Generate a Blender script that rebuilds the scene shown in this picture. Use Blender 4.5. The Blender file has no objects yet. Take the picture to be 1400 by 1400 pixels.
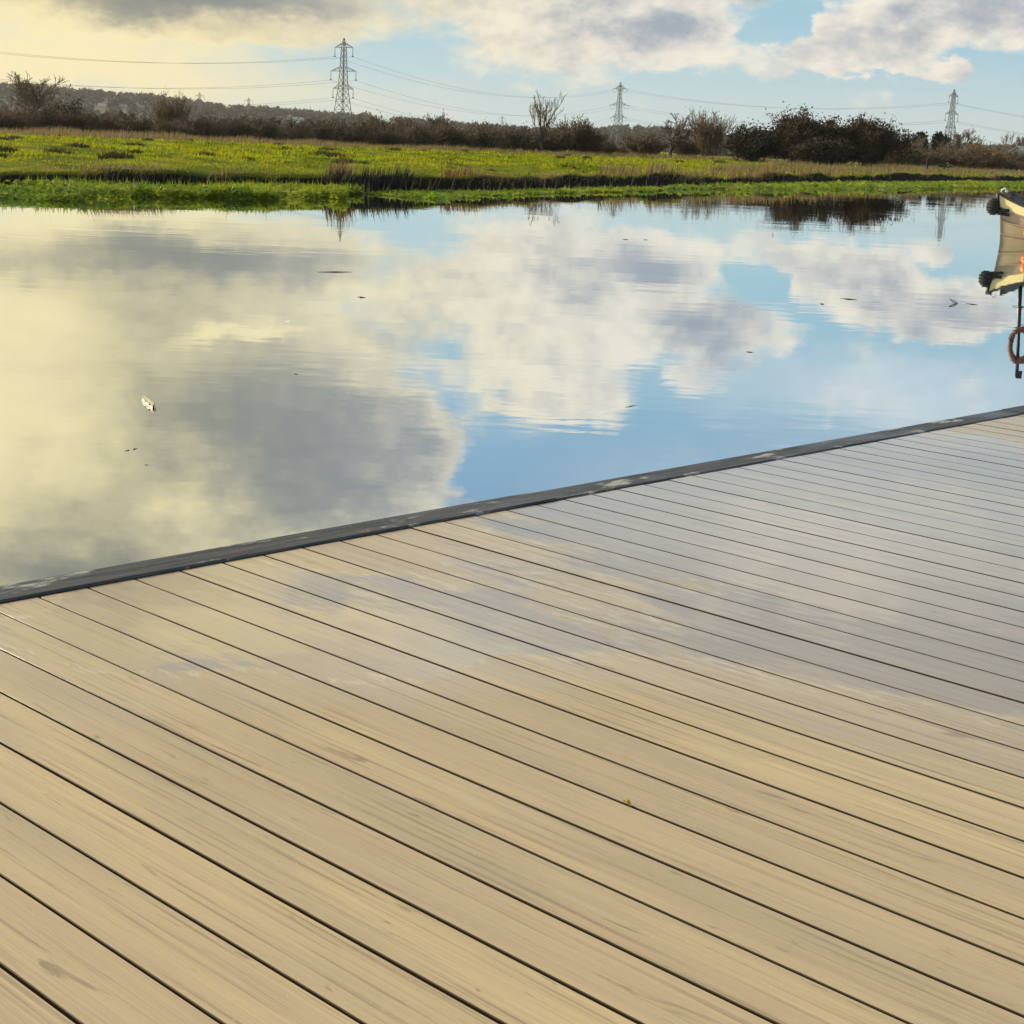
import bpy, math, random
import numpy as np
from mathutils import Vector, Matrix
random.seed(5); RNG = np.random.default_rng(5)
R_ = math.radians
S = bpy.context.scene
HAZE = True
S.cycles.use_adaptive_sampling = True; S.cycles.adaptive_threshold = .02
for _k, _v in (('max_bounces', 6), ('diffuse_bounces', 2), ('glossy_bounces', 3), ('transmission_bounces', 3), ('transparent_max_bounces', 4), ('volume_bounces', 0)): setattr(S.cycles, _k, _v)
COL = S.collection

# ------------------------------------------------------------------ camera
FPX, ROLL, HZ = 2200.0, math.atan(.0456), 502.5
TH = math.atan(HZ / FPX)
ZDECK, HCAM = .35, 1.25
ZC = ZDECK + HCAM
cF = Vector((0, math.cos(TH), -math.sin(TH))); cD = Vector((0, -math.sin(TH), -math.cos(TH))); cR = Vector((1, 0, 0))
def ray(x, y):
    px, py = float(x) - 700, float(y) - 700
    a = px * math.cos(ROLL) + py * math.sin(ROLL); b = -px * math.sin(ROLL) + py * math.cos(ROLL)
    return (FPX * cF + a * cR + b * cD).normalized()
def ground(x, y, z=0.0):
    d = ray(x, y); t = (z - ZC) / d.z
    return Vector((d.x * t, d.y * t, z))
def at(x, y, Y):
    Y = float(Y); d = ray(x, y); t = Y / d.y
    return Vector((d.x * t, Y, ZC + d.z * t))
def yh(x): return 165 + .0456 * x
def height_at(x, y, Y): return at(x, y, Y).z
cam = bpy.data.cameras.new('camera'); co = bpy.data.objects.new('camera', cam); COL.objects.link(co)
right = (math.cos(ROLL) * cR - math.sin(ROLL) * cD); up = -(math.sin(ROLL) * cR + math.cos(ROLL) * cD)
m = Matrix((right, up, -cF)).transposed().to_4x4(); m.translation = (0, 0, ZC)
co.matrix_world = m
cam.sensor_width = 36; cam.lens = 36 * FPX / 1400; cam.clip_start = .05; cam.clip_end = 20000
S.camera = co

# ------------------------------------------------------------------ node helper
class G:
    def __init__(s, tree): s.t = tree; s.n = tree.nodes; s.l = tree.links
    def new(s, t): return s.n.new(t)
    def put(s, sock, v):
        if v is None: return
        if isinstance(v, bpy.types.NodeSocket): s.l.new(v, sock)
        elif isinstance(v, (tuple, list)):
            if len(sock.default_value) == 4 and len(v) == 3: v = (*v, 1)
            sock.default_value = v
        else:
            try: sock.default_value = v
            except TypeError: sock.default_value = (v, v, v)
    def math(s, op, a, b=None, c=None, clamp=False):
        n = s.new('ShaderNodeMath'); n.operation = op; n.use_clamp = clamp
        for i, v in enumerate((a, b, c)): s.put(n.inputs[i], v)
        return n.outputs[0]
    def vm(s, op, a, b=None, c=None):
        n = s.new('ShaderNodeVectorMath'); n.operation = op
        for i, v in enumerate((a, b, c)): s.put(n.inputs[i], v)
        return n.outputs['Value'] if op in ('LENGTH', 'DOT_PRODUCT') else n.outputs[0]
    def comb(s, x, y, z=0.0):
        n = s.new('ShaderNodeCombineXYZ')
        for i, v in enumerate((x, y, z)): s.put(n.inputs[i], v)
        return n.outputs[0]
    def sep(s, v):
        n = s.new('ShaderNodeSeparateXYZ'); s.put(n.inputs[0], v); return n.outputs
    def mr(s, v, a, b, c=0.0, d=1.0, smooth=True):
        n = s.new('ShaderNodeMapRange'); n.interpolation_type = 'SMOOTHSTEP' if smooth else 'LINEAR'
        for i, q in enumerate((v, a, b, c, d)): s.put(n.inputs[i], q)
        return n.outputs[0]
    def mix(s, f, a, b, mode='MIX'):
        n = s.new('ShaderNodeMix'); n.data_type = 'RGBA'; n.blend_type = mode; n.clamp_factor = True
        s.put(n.inputs[0], f); s.put(n.inputs[6], a); s.put(n.inputs[7], b); return n.outputs[2]
    def noise(s, v, scale, detail=4, rough=.5, color=False, dist=0.0):
        n = s.new('ShaderNodeTexNoise'); s.put(n.inputs['Vector'], v); n.inputs['Scale'].default_value = scale
        n.inputs['Detail'].default_value = detail; n.inputs['Roughness'].default_value = rough
        n.inputs['Distortion'].default_value = dist
        return n.outputs[1 if color else 0]
    def bump(s, h, strength, dist=.01, normal=None):
        n = s.new('ShaderNodeBump'); s.put(n.inputs['Height'], h); s.put(n.inputs['Strength'], strength)
        s.put(n.inputs['Distance'], dist)
        if normal is not None: s.put(n.inputs['Normal'], normal)
        return n.outputs[0]
    def tc(s, k='Object'):
        n = s.new('ShaderNodeTexCoord'); return n.outputs[k]
    def pos(s): return s.new('ShaderNodeNewGeometry').outputs['Position']
def mat(name):
    M = bpy.data.materials.new(name); M.use_nodes = True
    g = G(M.node_tree); b = M.node_tree.nodes['Principled BSDF']
    return M, g, b
def simple(name, col, col2=None, rough=.6, scale=5., metal=0., spec=.5, bump=0., detail=4, src='Object'):
    M, g, b = mat(name)
    v = g.tc(src) if src != 'pos' else g.pos()
    n = g.noise(v, scale, detail, .6)
    f = g.mr(n, .35, .65)
    g.put(b.inputs['Base Color'], g.mix(f, col, col2 if col2 else tuple(c * .7 for c in col)))
    b.inputs['Roughness'].default_value = rough; b.inputs['Metallic'].default_value = metal
    b.inputs['Specular IOR Level'].default_value = spec
    if bump: g.put(b.inputs['Normal'], g.bump(n, bump, .02))
    return M
def foliage(name, cols, scale, trans=.4, rough=.7, src='pos', tcol=None):
    """leaf / blade surface: mottled diffuse with some light coming through"""
    M, g, b = mat(name)
    v = g.pos() if src == 'pos' else g.tc(src)
    f = g.mr(g.noise(v, scale, 3, .6), .35, .65)
    c = g.mix(f, cols[0], cols[1])
    if len(cols) > 2:
        f2 = g.mr(g.noise(v, scale * .17 + .01, 3, .5), .45, .62); c = g.mix(f2, c, cols[2])
    g.put(b.inputs['Base Color'], c); b.inputs['Roughness'].default_value = rough
    b.inputs['Specular IOR Level'].default_value = .15
    if trans:
        t = g.new('ShaderNodeBsdfTranslucent'); g.put(t.inputs[0], c if tcol is None else tcol)
        mx = g.new('ShaderNodeMixShader'); mx.inputs[0].default_value = trans
        g.l.new(b.outputs[0], mx.inputs[1]); g.l.new(t.outputs[0], mx.inputs[2])
        g.l.new(mx.outputs[0], M.node_tree.nodes['Material Output'].inputs[0])
    return M

# ------------------------------------------------------------------ mesh helpers
def mesh_np(name, V, F):
    """V (n,3), F (m,k) equal-sized faces"""
    V = np.asarray(V, np.float32); F = np.asarray(F, np.int32); k = F.shape[1]
    me = bpy.data.meshes.new(name)
    me.vertices.add(len(V)); me.vertices.foreach_set('co', V.ravel())
    me.loops.add(F.size); me.loops.foreach_set('vertex_index', F.ravel())
    me.polygons.add(len(F)); me.polygons.foreach_set('loop_start', np.arange(0, F.size, k, dtype=np.int32))
    me.update(calc_edges=True); me.validate()
    return me
class MB:
    """collects boxes, tubes, rings and lofts; builds ONE mesh object"""
    def __init__(s): s.v = []; s.f = []; s.sm = []
    def add(s, V, F, smooth=False):
        o = len(s.v); s.v += [tuple(p) for p in V]; s.f += [tuple(i + o for i in q) for q in F]; s.sm += [smooth] * len(F)
    def box(s, c, d, rz=0., M=None):
        c = Vector(c); x, y, z = (q / 2 for q in d)
        V = [Vector((a * x, b * y, e * z)) for a in (-1, 1) for b in (-1, 1) for e in (-1, 1)]
        Q = Matrix.Rotation(rz, 3, 'Z') if M is None else M
        s.add([Q @ p + c for p in V], [(0, 1, 3, 2), (4, 6, 7, 5), (0, 4, 5, 1), (2, 3, 7, 6), (0, 2, 6, 4), (1, 5, 7, 3)])
    def tube(s, pts, r, n=6, cap=True, smooth=True):
        pts = [Vector(p) for p in pts]; rr = r if isinstance(r, (list, tuple)) else [r] * len(pts)
        V = []; u = None
        for i, p in enumerate(pts):
            t = (pts[min(i + 1, len(pts) - 1)] - pts[max(i - 1, 0)])
            t = t.normalized() if t.length > 1e-9 else Vector((0, 0, 1))
            if u is None: u = t.orthogonal().normalized()
            else:
                u = u - t * u.dot(t); u = u.normalized() if u.length > 1e-6 else t.orthogonal().normalized()
            w = t.cross(u)
            for k in range(n):
                a = 2 * math.pi * k / n; V.append(p + (u * math.cos(a) + w * math.sin(a)) * rr[i])
        F = [(i * n + k, i * n + (k + 1) % n, (i + 1) * n + (k + 1) % n, (i + 1) * n + k) for i in range(len(pts) - 1) for k in range(n)]
        if cap: F += [tuple(reversed(range(n))), tuple(range((len(pts) - 1) * n, len(pts) * n))]
        s.add(V, F, smooth)
    def ring(s, c, r, rt, axis='Y', n=28, m=10, sx=1., sz=1.):
        V = []; F = []
        for i in range(n):
            a = 2 * math.pi * i / n
            for k in range(m):
                b = 2 * math.pi * k / m; q = r + rt * math.cos(b)
                V.append(Vector(c) + Vector((q * math.cos(a) * sx, rt * math.sin(b), q * math.sin(a) * sz)))
        for i in range(n):
            for k in range(m):
                F.append((i * m + k, i * m + (k + 1) % m, ((i + 1) % n) * m + (k + 1) % m, ((i + 1) % n) * m + k))
        s.add(V, F, True)
    def ball(s, c, r, nu=16, nv=10):
        r = Vector(r) if isinstance(r, (tuple, list)) else Vector((r, r, r)); c = Vector(c)
        V = [c + Vector((0, 0, r.z))]
        for j in range(1, nv):
            t = math.pi * j / nv
            for i in range(nu):
                a = 2 * math.pi * i / nu; V.append(c + Vector((r.x * math.sin(t) * math.cos(a), r.y * math.sin(t) * math.sin(a), r.z * math.cos(t))))
        V.append(c - Vector((0, 0, r.z))); F = []
        for i in range(nu): F.append((0, 1 + i, 1 + (i + 1) % nu)); F.append((len(V) - 1, 1 + (nv - 2) * nu + (i + 1) % nu, 1 + (nv - 2) * nu + i))
        for j in range(nv - 2):
            for i in range(nu):
                a = 1 + j * nu; F.append((a + i, a + nu + i, a + nu + (i + 1) % nu, a + (i + 1) % nu))
        s.add(V, F, True)
    def grid(s, P, smooth=True):
        nr, nc = len(P), len(P[0])
        s.add([q for row in P for q in row], [(i * nc + j, i * nc + j + 1, (i + 1) * nc + j + 1, (i + 1) * nc + j) for i in range(nr - 1) for j in range(nc - 1)], smooth)
    def mesh(s, name):
        me = bpy.data.meshes.new(name); me.from_pydata(s.v, [], s.f); me.update()
        me.polygons.foreach_set('use_smooth', s.sm); return me
    def build(s, name, M, parent=None): return link(name, s.mesh(name), M, parent)
def link(name, me, M=None, parent=None):
    o = bpy.data.objects.new(name, me); COL.objects.link(o)
    if M is not None and me is not None and not me.materials: me.materials.append(M)
    if parent is not None: o.parent = parent
    return o
def tag(o, label=None, cat=None, group=None, kind=None):
    for k, v in (('label', label), ('category', cat), ('group', group), ('kind', kind)):
        if v: o[k] = v
    return o
def thing(name, label, cat, loc=(0, 0, 0), rz=0., group=None):
    o = bpy.data.objects.new(name, None); COL.objects.link(o); o.location = loc; o.rotation_euler = (0, 0, rz)
    o.empty_display_size = .1
    return tag(o, label, cat, group)
def dup(root, loc, rz=0., sc=(1, 1, 1), label=None, group=None):
    r = root.copy(); COL.objects.link(r); r.location = loc; r.rotation_euler = (0, 0, rz); r.scale = sc
    if label: r['label'] = label
    if group: r['group'] = group
    elif 'group' in r: del r['group']
    for ch in KIDS[root.name]:
        c = ch.copy(); COL.objects.link(c); c.parent = r
        for g2 in KIDS.get(ch.name, ()):
            d = g2.copy(); COL.objects.link(d); d.parent = c
    return r
KIDS = {}
def kid(o):
    KIDS.setdefault(o.parent.name, []).append(o); return o
def vnoise(x, seed=0):
    """smooth 1-D value noise, numpy"""
    x = np.asarray(x, float); i = np.floor(x).astype(int); f = x - i; f = f * f * (3 - 2 * f)
    h = lambda k: np.modf(np.abs(np.sin((k + seed * 17.13) * 12.9898) * 43758.5453))[0]
    return h(i) * (1 - f) + h(i + 1) * f
def vnoise2(x, y, seed=0):
    x = np.asarray(x, float); y = np.asarray(y, float)
    i = np.floor(x); j = np.floor(y); f = x - i; e = y - j; f = f * f * (3 - 2 * f); e = e * e * (3 - 2 * e)
    h = lambda a, b: np.modf(np.abs(np.sin(a * 127.1 + b * 311.7 + seed * 7.7) * 43758.5453))[0]
    return (h(i, j) * (1 - f) + h(i + 1, j) * f) * (1 - e) + (h(i, j + 1) * (1 - f) + h(i + 1, j + 1) * f) * e

# ------------------------------------------------------------------ light and sky
SUN_AZ, SUN_EL = R_(-64), R_(23)
S.view_settings.view_transform = 'Standard'; S.view_settings.look = 'None'; S.view_settings.gamma = 1
S.view_settings.exposure = 0.0
sl = bpy.data.lights.new('sun', 'SUN'); sl.energy = 5.0; sl.angle = R_(.6); sl.color = (1, .84, .57)
so = bpy.data.objects.new('sun', sl); COL.objects.link(so)
sd = Vector((math.sin(SUN_AZ) * math.cos(SUN_EL), math.cos(SUN_AZ) * math.cos(SUN_EL), math.sin(SUN_EL)))
so.rotation_euler = sd.to_track_quat('Z', 'Y').to_euler()
W = bpy.data.worlds.new('World'); S.world = W; W.use_nodes = True
W.cycles.sampling_method = 'MANUAL'; W.cycles.sample_map_resolution = 256
STR = .1
def sky_xy(x, y):
    """direction seen in the sky, or mirrored in level water, at a point of the photograph -> azimuth, elevation"""
    d = ray(x, y); return math.atan2(d.x, d.y), abs(math.asin(d.z))
def build_sky():
    g = G(W.node_tree); bg = W.node_tree.nodes['Background']; bg.inputs['Strength'].default_value = STR
    sk = g.new('ShaderNodeTexSky'); sk.sky_type = 'NISHITA'; sk.sun_disc = False
    sk.sun_elevation = SUN_EL; sk.sun_rotation = SUN_AZ; sk.air_density = 1.; sk.dust_density = .6; sk.ozone_density = 2.
    x, y, z = g.sep(g.tc('Generated'))
    az = g.math('ARCTAN2', x, y); el = g.math('ARCSINE', g.math('ABSOLUTE', z))
    P0 = g.comb(az, el)
    Pn = g.comb(g.math('MULTIPLY', az, 1.), g.math('MULTIPLY', el, 1.7))
    w1 = g.vm('MULTIPLY', g.vm('SUBTRACT', g.noise(Pn, 14, 2, .5, True), (.5, .5, .5)), (.055, .03, 0))
    w2 = g.vm('MULTIPLY', g.vm('SUBTRACT', g.noise(Pn, 55, 4, .62, True), (.5, .5, .5)), (.034, .022, 0))
    P = g.vm('ADD', g.vm('ADD', P0, w1), w2)
    def field(blobs, base):
        acc = base
        for (bx, by, sx, sy, w) in blobs:
            a, e = sky_xy(bx, by); ix, iy = 2240 / sx, 2240 / sy
            v = g.vm('MULTIPLY_ADD', P, (ix, iy, 0), (-a * ix, -e * iy, 0))
            acc = g.math('ADD', acc, g.mr(g.vm('LENGTH', v), 0., 1., w, 0.))
        return acc
    fb = g.noise(Pn, 17, 7, .6)
    fb2 = g.noise(g.vm('ADD', Pn, (-.011, .010, 0)), 17, 7, .6)
    puff = g.math('MULTIPLY', g.math('SUBTRACT', fb, fb2), g.mr(az, .02, -.15, 3.4, 1.))
    fine = g.math('MULTIPLY', g.math('SUBTRACT', fb, .5), 1.5)
    # cloud density, centres given at photograph points (sky, or its mirror image in the river)
    soft = g.mr(az, -.02, -.16, 1., .4)
    fine = g.math('MULTIPLY', fine, soft)
    D = field(DENS, fine)
    L = field(LIT, g.math('ADD', puff, g.math('MULTIPLY', g.math('SUBTRACT', g.noise(Pn, 30, 5, .62), .5), g.math('MULTIPLY', soft, 1.2))))
    cover = g.mr(D, .05, .55)
    thick = g.mr(D, .1, 1.5, smooth=False)
    warm = g.mr(az, .10, -.26)
    # clear sky between the clouds
    clear = g.mix(1., sk.outputs[0], (1.0, 1.12, 1.16), 'MULTIPLY')
    clear = g.mix(g.mr(el, .04, .26, .75, 0.), clear, tuple(c / STR for c in (.36, .61, .77)))
    clear = g.mix(g.mr(el, .0, .085, .85, 0.), clear, tuple(c / STR for c in (.67, .76, .73)))
    grey = g.mix(warm, tuple(c / STR for c in (.36, .415, .49)), tuple(c / STR for c in (.255, .265, .24)))
    brt = g.mix(warm, tuple(c / STR for c in (.92, .86, .74)), tuple(c / STR for c in (1.0, .86, .49)))
    lit = g.mr(g.math('ADD', g.math('SUBTRACT', .72, g.math('MULTIPLY', thick, .85)), L), -.85, .95)
    cl = g.mix(lit, grey, brt)
    out = g.mix(cover, clear, cl)
    # broad bright overhead cloud, unseen, added as fill light for the deck
    hi = g.math('MULTIPLY', g.mr(el, .55, 1.0), g.mr(fb, .3, .7, .55, 1.))
    out = g.mix(hi, out, tuple(c / STR for c in (.92, .88, .78)))
    # thin high veil
    out = g.mix(g.math('MULTIPLY', field(VEIL, 0.), 1., clamp=True), out, tuple(c / STR for c in (.72, .79, .83)))
    # low western glow: thin veil lit from behind
    glow = field(GLOW, 0.)
    out = g.mix(g.math('MULTIPLY', glow, 1., clamp=True), out, tuple(c / STR for c in (.98, .85, .50)))
    g.put(bg.inputs['Color'], out)
# (x, y, radius x, radius y, weight)
DENS = [
 (200, -10, 420, 75, .9), (420, 40, 190, 45, .5), (800, 10, 250, 85, .9), (930, 40, 150, 60, .4), (760, 95, 260, 45, .35),
 (1140, 75, 140, 55, .65), (1330, 30, 170, 60, .95), (1210, 40, 120, 60, .5), (1300, 106, 90, 20, .5), (900, 95, 60, 20, .3),
 (1085, 30, 75, 45, -.8), (1350, 95, 90, 14, -.4), (1180, 118, 200, 16, -.4), (620, 40, 50, 40, -.2),
 (400, 580, 330, 160, 1.5), (560, 640, 130, 110, .6), (250, 400, 420, 150, .75), (60, 600, 260, 300, .6), (150, 520, 480, 340, .7), (560, 890, 240, 110, .9),
 (750, 470, 190, 150, 1.1), (800, 560, 90, 50, .4), (980, 460, 150, 80, 1.0), (700, 350, 220, 70, .7), (900, 350, 160, 60, .5), (960, 525, 50, 22, .5),
 (1170, 390, 130, 70, .7), (1330, 445, 70, 25, .5), (1250, 450, 50, 20, .4), (1200, 330, 200, 50, .3),
 (820, 650, 260, 75, -1.6), (585, 430, 110, 90, .4), (1230, 540, 300, 70, .15), (150, 760, 420, 130, 1.3), (440, 700, 260, 60, .7), (1050, 620, 250, 50, -.6),
 (320, 865, 190, 75, 1.0), (500, 850, 120, 45, .7), (500, 930, 260, 120, .5), (1180, 720, 420, 110, .2), (100, 900, 200, 130, .9), (1100, 800, 400, 120, .25), (900, 1100, 900, 220, .8), (200, 1200, 500, 250, .6),
]
LIT = [
 (100, 60, 220, 60, .5), (700, 10, 120, 45, .3), (1150, 60, 110, 40, .05), (900, 30, 120, 40, -.5), (1350, 20, 120, 60, -.6), (320, 5, 380, 60, -.7),
 (410, 590, 330, 165, -.5), (740, 460, 150, 130, .5), (1150, 640, 300, 60, .4), (1270, 530, 260, 60, .1), (780, 575, 90, 30, .5), (980, 460, 150, 80, -.6), (50, 430, 200, 90, .4), (0, 560, 240, 190, .6), (330, 370, 430, 110, .02), (560, 890, 200, 100, .35),
 (260, 690, 90, 55, .45), (330, 460, 130, 20, .7), (380, 325, 160, 25, .4), (700, 360, 150, 60, .2), (90, 790, 330, 60, -.5), (560, 470, 150, 60, -.3), (600, 600, 90, 110, -.3), (1170, 410, 100, 60, .2),
 (320, 860, 160, 62, 1.9), (500, 845, 100, 40, 1.4), (1180, 720, 420, 120, .2), (300, 880, 420, 170, -.3), (490, 690, 280, 95, -.6),
]
VEIL = [(1230, 545, 420, 100, .75), (1150, 730, 560, 150, .75), (640, 900, 330, 110, .6)]
GLOW = [(-40, 90, 560, 120, .85), (120, 75, 330, 60, .5), (40, 420, 160, 110, .2), (10, 560, 190, 150, .4), (400, 130, 300, 50, .35)]
build_sky()

# ------------------------------------------------------------------ deck
A0, A1 = ground(0, 825, ZDECK), ground(1400, 566, ZDECK)
eA = (A1 - A0).normalized(); eA.z = 0
rot_e = math.atan2(eA.y, eA.x)            # local +y = along the edge, local +x = along the boards, inward
inw = Vector((eA.y, -eA.x, 0))
Mdeck = Matrix((inw, eA, Vector((0, 0, 1)))).transposed().to_4x4(); Mdeck.translation = A0
def dloc(x, y):
    return Mdeck.inverted() @ ground(x, y, ZDECK)
gaps = [dloc(0, y).y for y in (888, 946, 1014, 1096, 1196, 1320)]
SP = (gaps[0] - gaps[-1]) / 5; OFF = float(np.mean([q + i * SP for i, q in enumerate(gaps)]))
print('board spacing', SP, 'edge angle', math.degrees(rot_e))
def deck_material():
    M, g, b = mat('wet_composite_boards')
    v = g.tc('Object'); x, y, z = g.sep(v)
    at_ = g.new('ShaderNodeAttribute'); at_.attribute_name = 'board'; bid = at_.outputs['Fac']
    bx = g.math('MULTIPLY_ADD', bid, 53., x)
    fine = g.noise(g.comb(g.math('MULTIPLY', bx, 1.6), g.math('MULTIPLY', y, 95.), bid), 1., 5, .6)
    mid = g.noise(g.comb(g.math('MULTIPLY', bx, 1.1), g.math('MULTIPLY', y, 30.), bid), 1., 5, .6, dist=.8)
    big = g.noise(g.comb(g.math('MULTIPLY', bx, .7), g.math('MULTIPLY', y, 3.5), bid), 1., 4, .55)
    sp = g.noise(v, 160., 2, .5)
    kn = g.noise(g.comb(g.math('MULTIPLY', bx, 3.2), g.math('MULTIPLY', y, 24.), bid), 1., 3, .6, dist=1.6)
    c = g.mix(g.mr(mid, .3, .7), (.60, .465, .252), (.485, .382, .218))
    c = g.mix(g.mr(big, .42, .68, 0., .6), c, (.36, .31, .205))
    c = g.mix(g.mr(fine, .52, .70, 0., .7), c, (.21, .155, .085))
    c = g.mix(g.mr(kn, .63, .74, 0., .7), c, (.15, .11, .06))
    c = g.mix(g.mr(sp, .69, .76, 0., .75), c, (.68, .62, .50))
    c = g.mix(g.mr(bid, 0., 1., 0., .35), c, (.42, .33, .22))
    # standing water: where it lies (deck coordinates)
    acc = g.math('MULTIPLY', g.math('SUBTRACT', g.noise(g.comb(g.math('MULTIPLY', x, .6), g.math('MULTIPLY', y, 1.7)), 1.3, 6, .62), .5), 1.5)
    wob = g.vm('ADD', v, g.vm('MULTIPLY', g.vm('SUBTRACT', g.noise(v, 4., 4, .6, True), (.5, .5, .5)), (.35, .2, 0)))
    for (px, py, sx, sy, w) in PUDDLES:
        q = dloc(px, py)
        d = g.vm('LENGTH', g.vm('MULTIPLY_ADD', wob, (1 / sx, 1 / sy, 0), (-q.x / sx, -q.y / sy, 0)))
        acc = g.math('ADD', acc, g.mr(d, .2, 1., w, 0.))
    wet = g.mr(acc, .38, .56)
    damp = g.mr(acc, -.7, .3)
    rim = g.math('MULTIPLY', g.mr(acc, .30, .40), g.mr(acc, .42, .54, 1., 0.))
    rim = g.math('MULTIPLY', rim, g.mr(g.noise(g.comb(g.math('MULTIPLY', x, 9.), g.math('MULTIPLY', y, 38.)), 1., 4, .7), .5, .62))
    c = g.mix(g.math('MULTIPLY', wet, .22), c, (.17, .135, .085))
    c = g.mix(g.math('MULTIPLY', rim, .45), c, (.70, .65, .52))
    jt = g.new('ShaderNodeAttribute'); jt.attribute_name = 'joint_shade'
    c = g.mix(jt.outputs['Fac'], c, (.035, .024, .014))  # gap shade, along with joint dirt, painted onto board sides and chamfers
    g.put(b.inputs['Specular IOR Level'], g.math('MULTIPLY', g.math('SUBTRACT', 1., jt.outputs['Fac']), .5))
    g.put(b.inputs['Base Color'], c)
    g.put(b.inputs['Roughness'], g.math('MULTIPLY_ADD', damp, -.16, .44)); b.inputs['IOR'].default_value = 1.45
    hgt = g.math('ADD', g.math('MULTIPLY', fine, .9), g.math('MULTIPLY', mid, .6))
    g.put(b.inputs['Normal'], g.bump(hgt, g.math('MULTIPLY_ADD', wet, -.4, .6), .004))
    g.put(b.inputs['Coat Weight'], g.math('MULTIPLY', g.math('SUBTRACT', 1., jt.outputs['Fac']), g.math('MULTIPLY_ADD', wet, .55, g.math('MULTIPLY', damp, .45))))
    g.put(b.inputs['Coat Roughness'], g.math('MULTIPLY_ADD', wet, -.16, .2)); b.inputs['Coat IOR'].default_value = 1.75
    rip = g.math('ADD', g.math('MULTIPLY', g.noise(g.comb(x, g.math('MULTIPLY', y, 2.)), 3., 3, .5), 1.), g.math('MULTIPLY', fine, .035))
    g.put(b.inputs['Coat Normal'], g.bump(rip, .13, .010))
    return M
PUDDLES = [(330, 855, 1.0, .62, 1.1), (560, 845, .9, .5, .8), (120, 880, .5, .3, .5), (1050, 720, 2.6, 1.1, .7), (1280, 640, 3.0, 1.6, .7), (1350, 760, 1.6, .9, .5), (1250, 900, .9, .3, .3), (900, 800, 2.0, 1.0, .3), (1100, 880, 1.6, .7, .25), (50, 1000, .4, .25, .4), (160, 960, .35, .12, .4), (1330, 880, .3, .15, .35),
           (700, 1250, 2.2, 1.2, -.6), (250, 1250, 1.6, .9, -.6), (1200, 1200, 2.0, 1.0, -.5)]
def build_deck():
    V = []; F = []; ids = []; joint_shade = []
    gap = .0062; w = SP - gap; ch = .0016; T = .028
    i0 = int((-5 - OFF) / SP) - 1; i1 = int((17 - OFF) / SP) + 1
    rnd = random.Random(3)
    for i in range(i0, i1):
        y0 = OFF + i * SP + gap / 2; y1 = y0 + w; o = len(V); dz = rnd.uniform(-.0008, .0008)
        x0, x1 = .004 + rnd.uniform(0, .004), 11.
        prof = [(y0, -T), (y0, -ch), (y0 + ch, 0), (y1 - ch, 0), (y1, -ch), (y1, -T)]
        for xx in (x0, x1):
            for (yy, zz) in prof: V.append((xx, yy, zz + dz))
        n = 6
        for k in range(n - 1): F.append((o + k, o + k + 1, o + n + k + 1, o + n + k))
        F.append(tuple(o + k for k in reversed(range(n)))); F.append(tuple(o + n + k for k in range(n)))
        ids += [rnd.random()] * (n + 1); joint_shade += [1., .9, 0, .9, 1., 1., 1.]
    me = bpy.data.meshes.new('deck'); me.from_pydata(V, [], F); me.update()
    a = me.attributes.new('board', 'FLOAT', 'FACE'); a.data.foreach_set('value', ids); a = me.attributes.new('joint_shade', 'FLOAT', 'FACE'); a.data.foreach_set('value', joint_shade)
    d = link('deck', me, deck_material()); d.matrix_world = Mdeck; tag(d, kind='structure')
    # dark solid slab added under the boards to block light through the gaps
    fr = MB(); fr.box((5.5, 6, -.10), (10.9, 21.8, .11))
    fr.build('light_block_slab', simple('dark_block_slab', (.02, .016, .012), (.012, .01, .008), .7), d)
    # edge board: worn slate-grey plank, wet
    M, g, b = mat('worn_slate_edge')
    v = g.tc('Object'); x, y, z = g.sep(v)
    st = g.noise(g.comb(g.math('MULTIPLY', x, 40.), g.math('MULTIPLY', y, 2.)), 1., 6, .65)
    fl = g.noise(g.comb(g.math('MULTIPLY', x, 9.), g.math('MULTIPLY', y, 2.6)), 1., 7, .72)
    c = g.mix(g.mr(st, .35, .65), (.028, .031, .033), (.08, .083, .082))
    c = g.mix(g.mr(fl, .55, .62, 0., .85), c, (.42, .42, .38))
    wetm = g.mr(g.noise(g.comb(g.math('MULTIPLY', x, 2.), g.math('MULTIPLY', y, .7)), 1.2, 4, .6), .42, .58)
    g.put(b.inputs['Base Color'], c); g.put(b.inputs['Roughness'], g.math('MULTIPLY_ADD', wetm, -.22, .55))
    g.put(b.inputs['Normal'], g.bump(g.math('ADD', st, g.math('MULTIPLY', fl, 1.2)), .8, .008)
    )
    b.inputs['Specular IOR Level'].default_value = (.3)
    ew = abs(dloc(0, 803).x); ew = .5 * (ew + abs(dloc(1400, 553).x)); ew *= .88; print('edge width', ew, dloc(0, 803).x, dloc(700, 680).x, dloc(1400, 553).x)
    eb = MB(); L = 3.6; yy = -5.
    rn = random.Random(8)
    while yy < 16.9:
        dz = rn.uniform(-.002, .002); z1 = .006 + dz; c_ = .006
        prof = [(-ew, -.07), (-ew, z1 - c_), (-ew + c_, z1), (-.006, z1), (-.0, z1 - c_), (-.0, -.07)]
        P = [[(px, q, pz) for (px, pz) in prof] for q in (yy, yy + L - .005)]
        eb.add([p for r in P for p in r], [(k, k + 1, k + 7, k + 6) for k in range(5)] + [(5, 4, 3, 2, 1, 0), (6, 7, 8, 9, 10, 11)])
        yy += L
    eb.build('edge_board', M, d)
    fa = MB(); fa.box((-ew + .045, 6, -.21), (.04, 21.9, .275)); fa.build('fascia', simple('wet_fascia', (.05, .05, .05), (.03, .03, .03), .5), d)
    return d
deck = build_deck()

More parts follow.
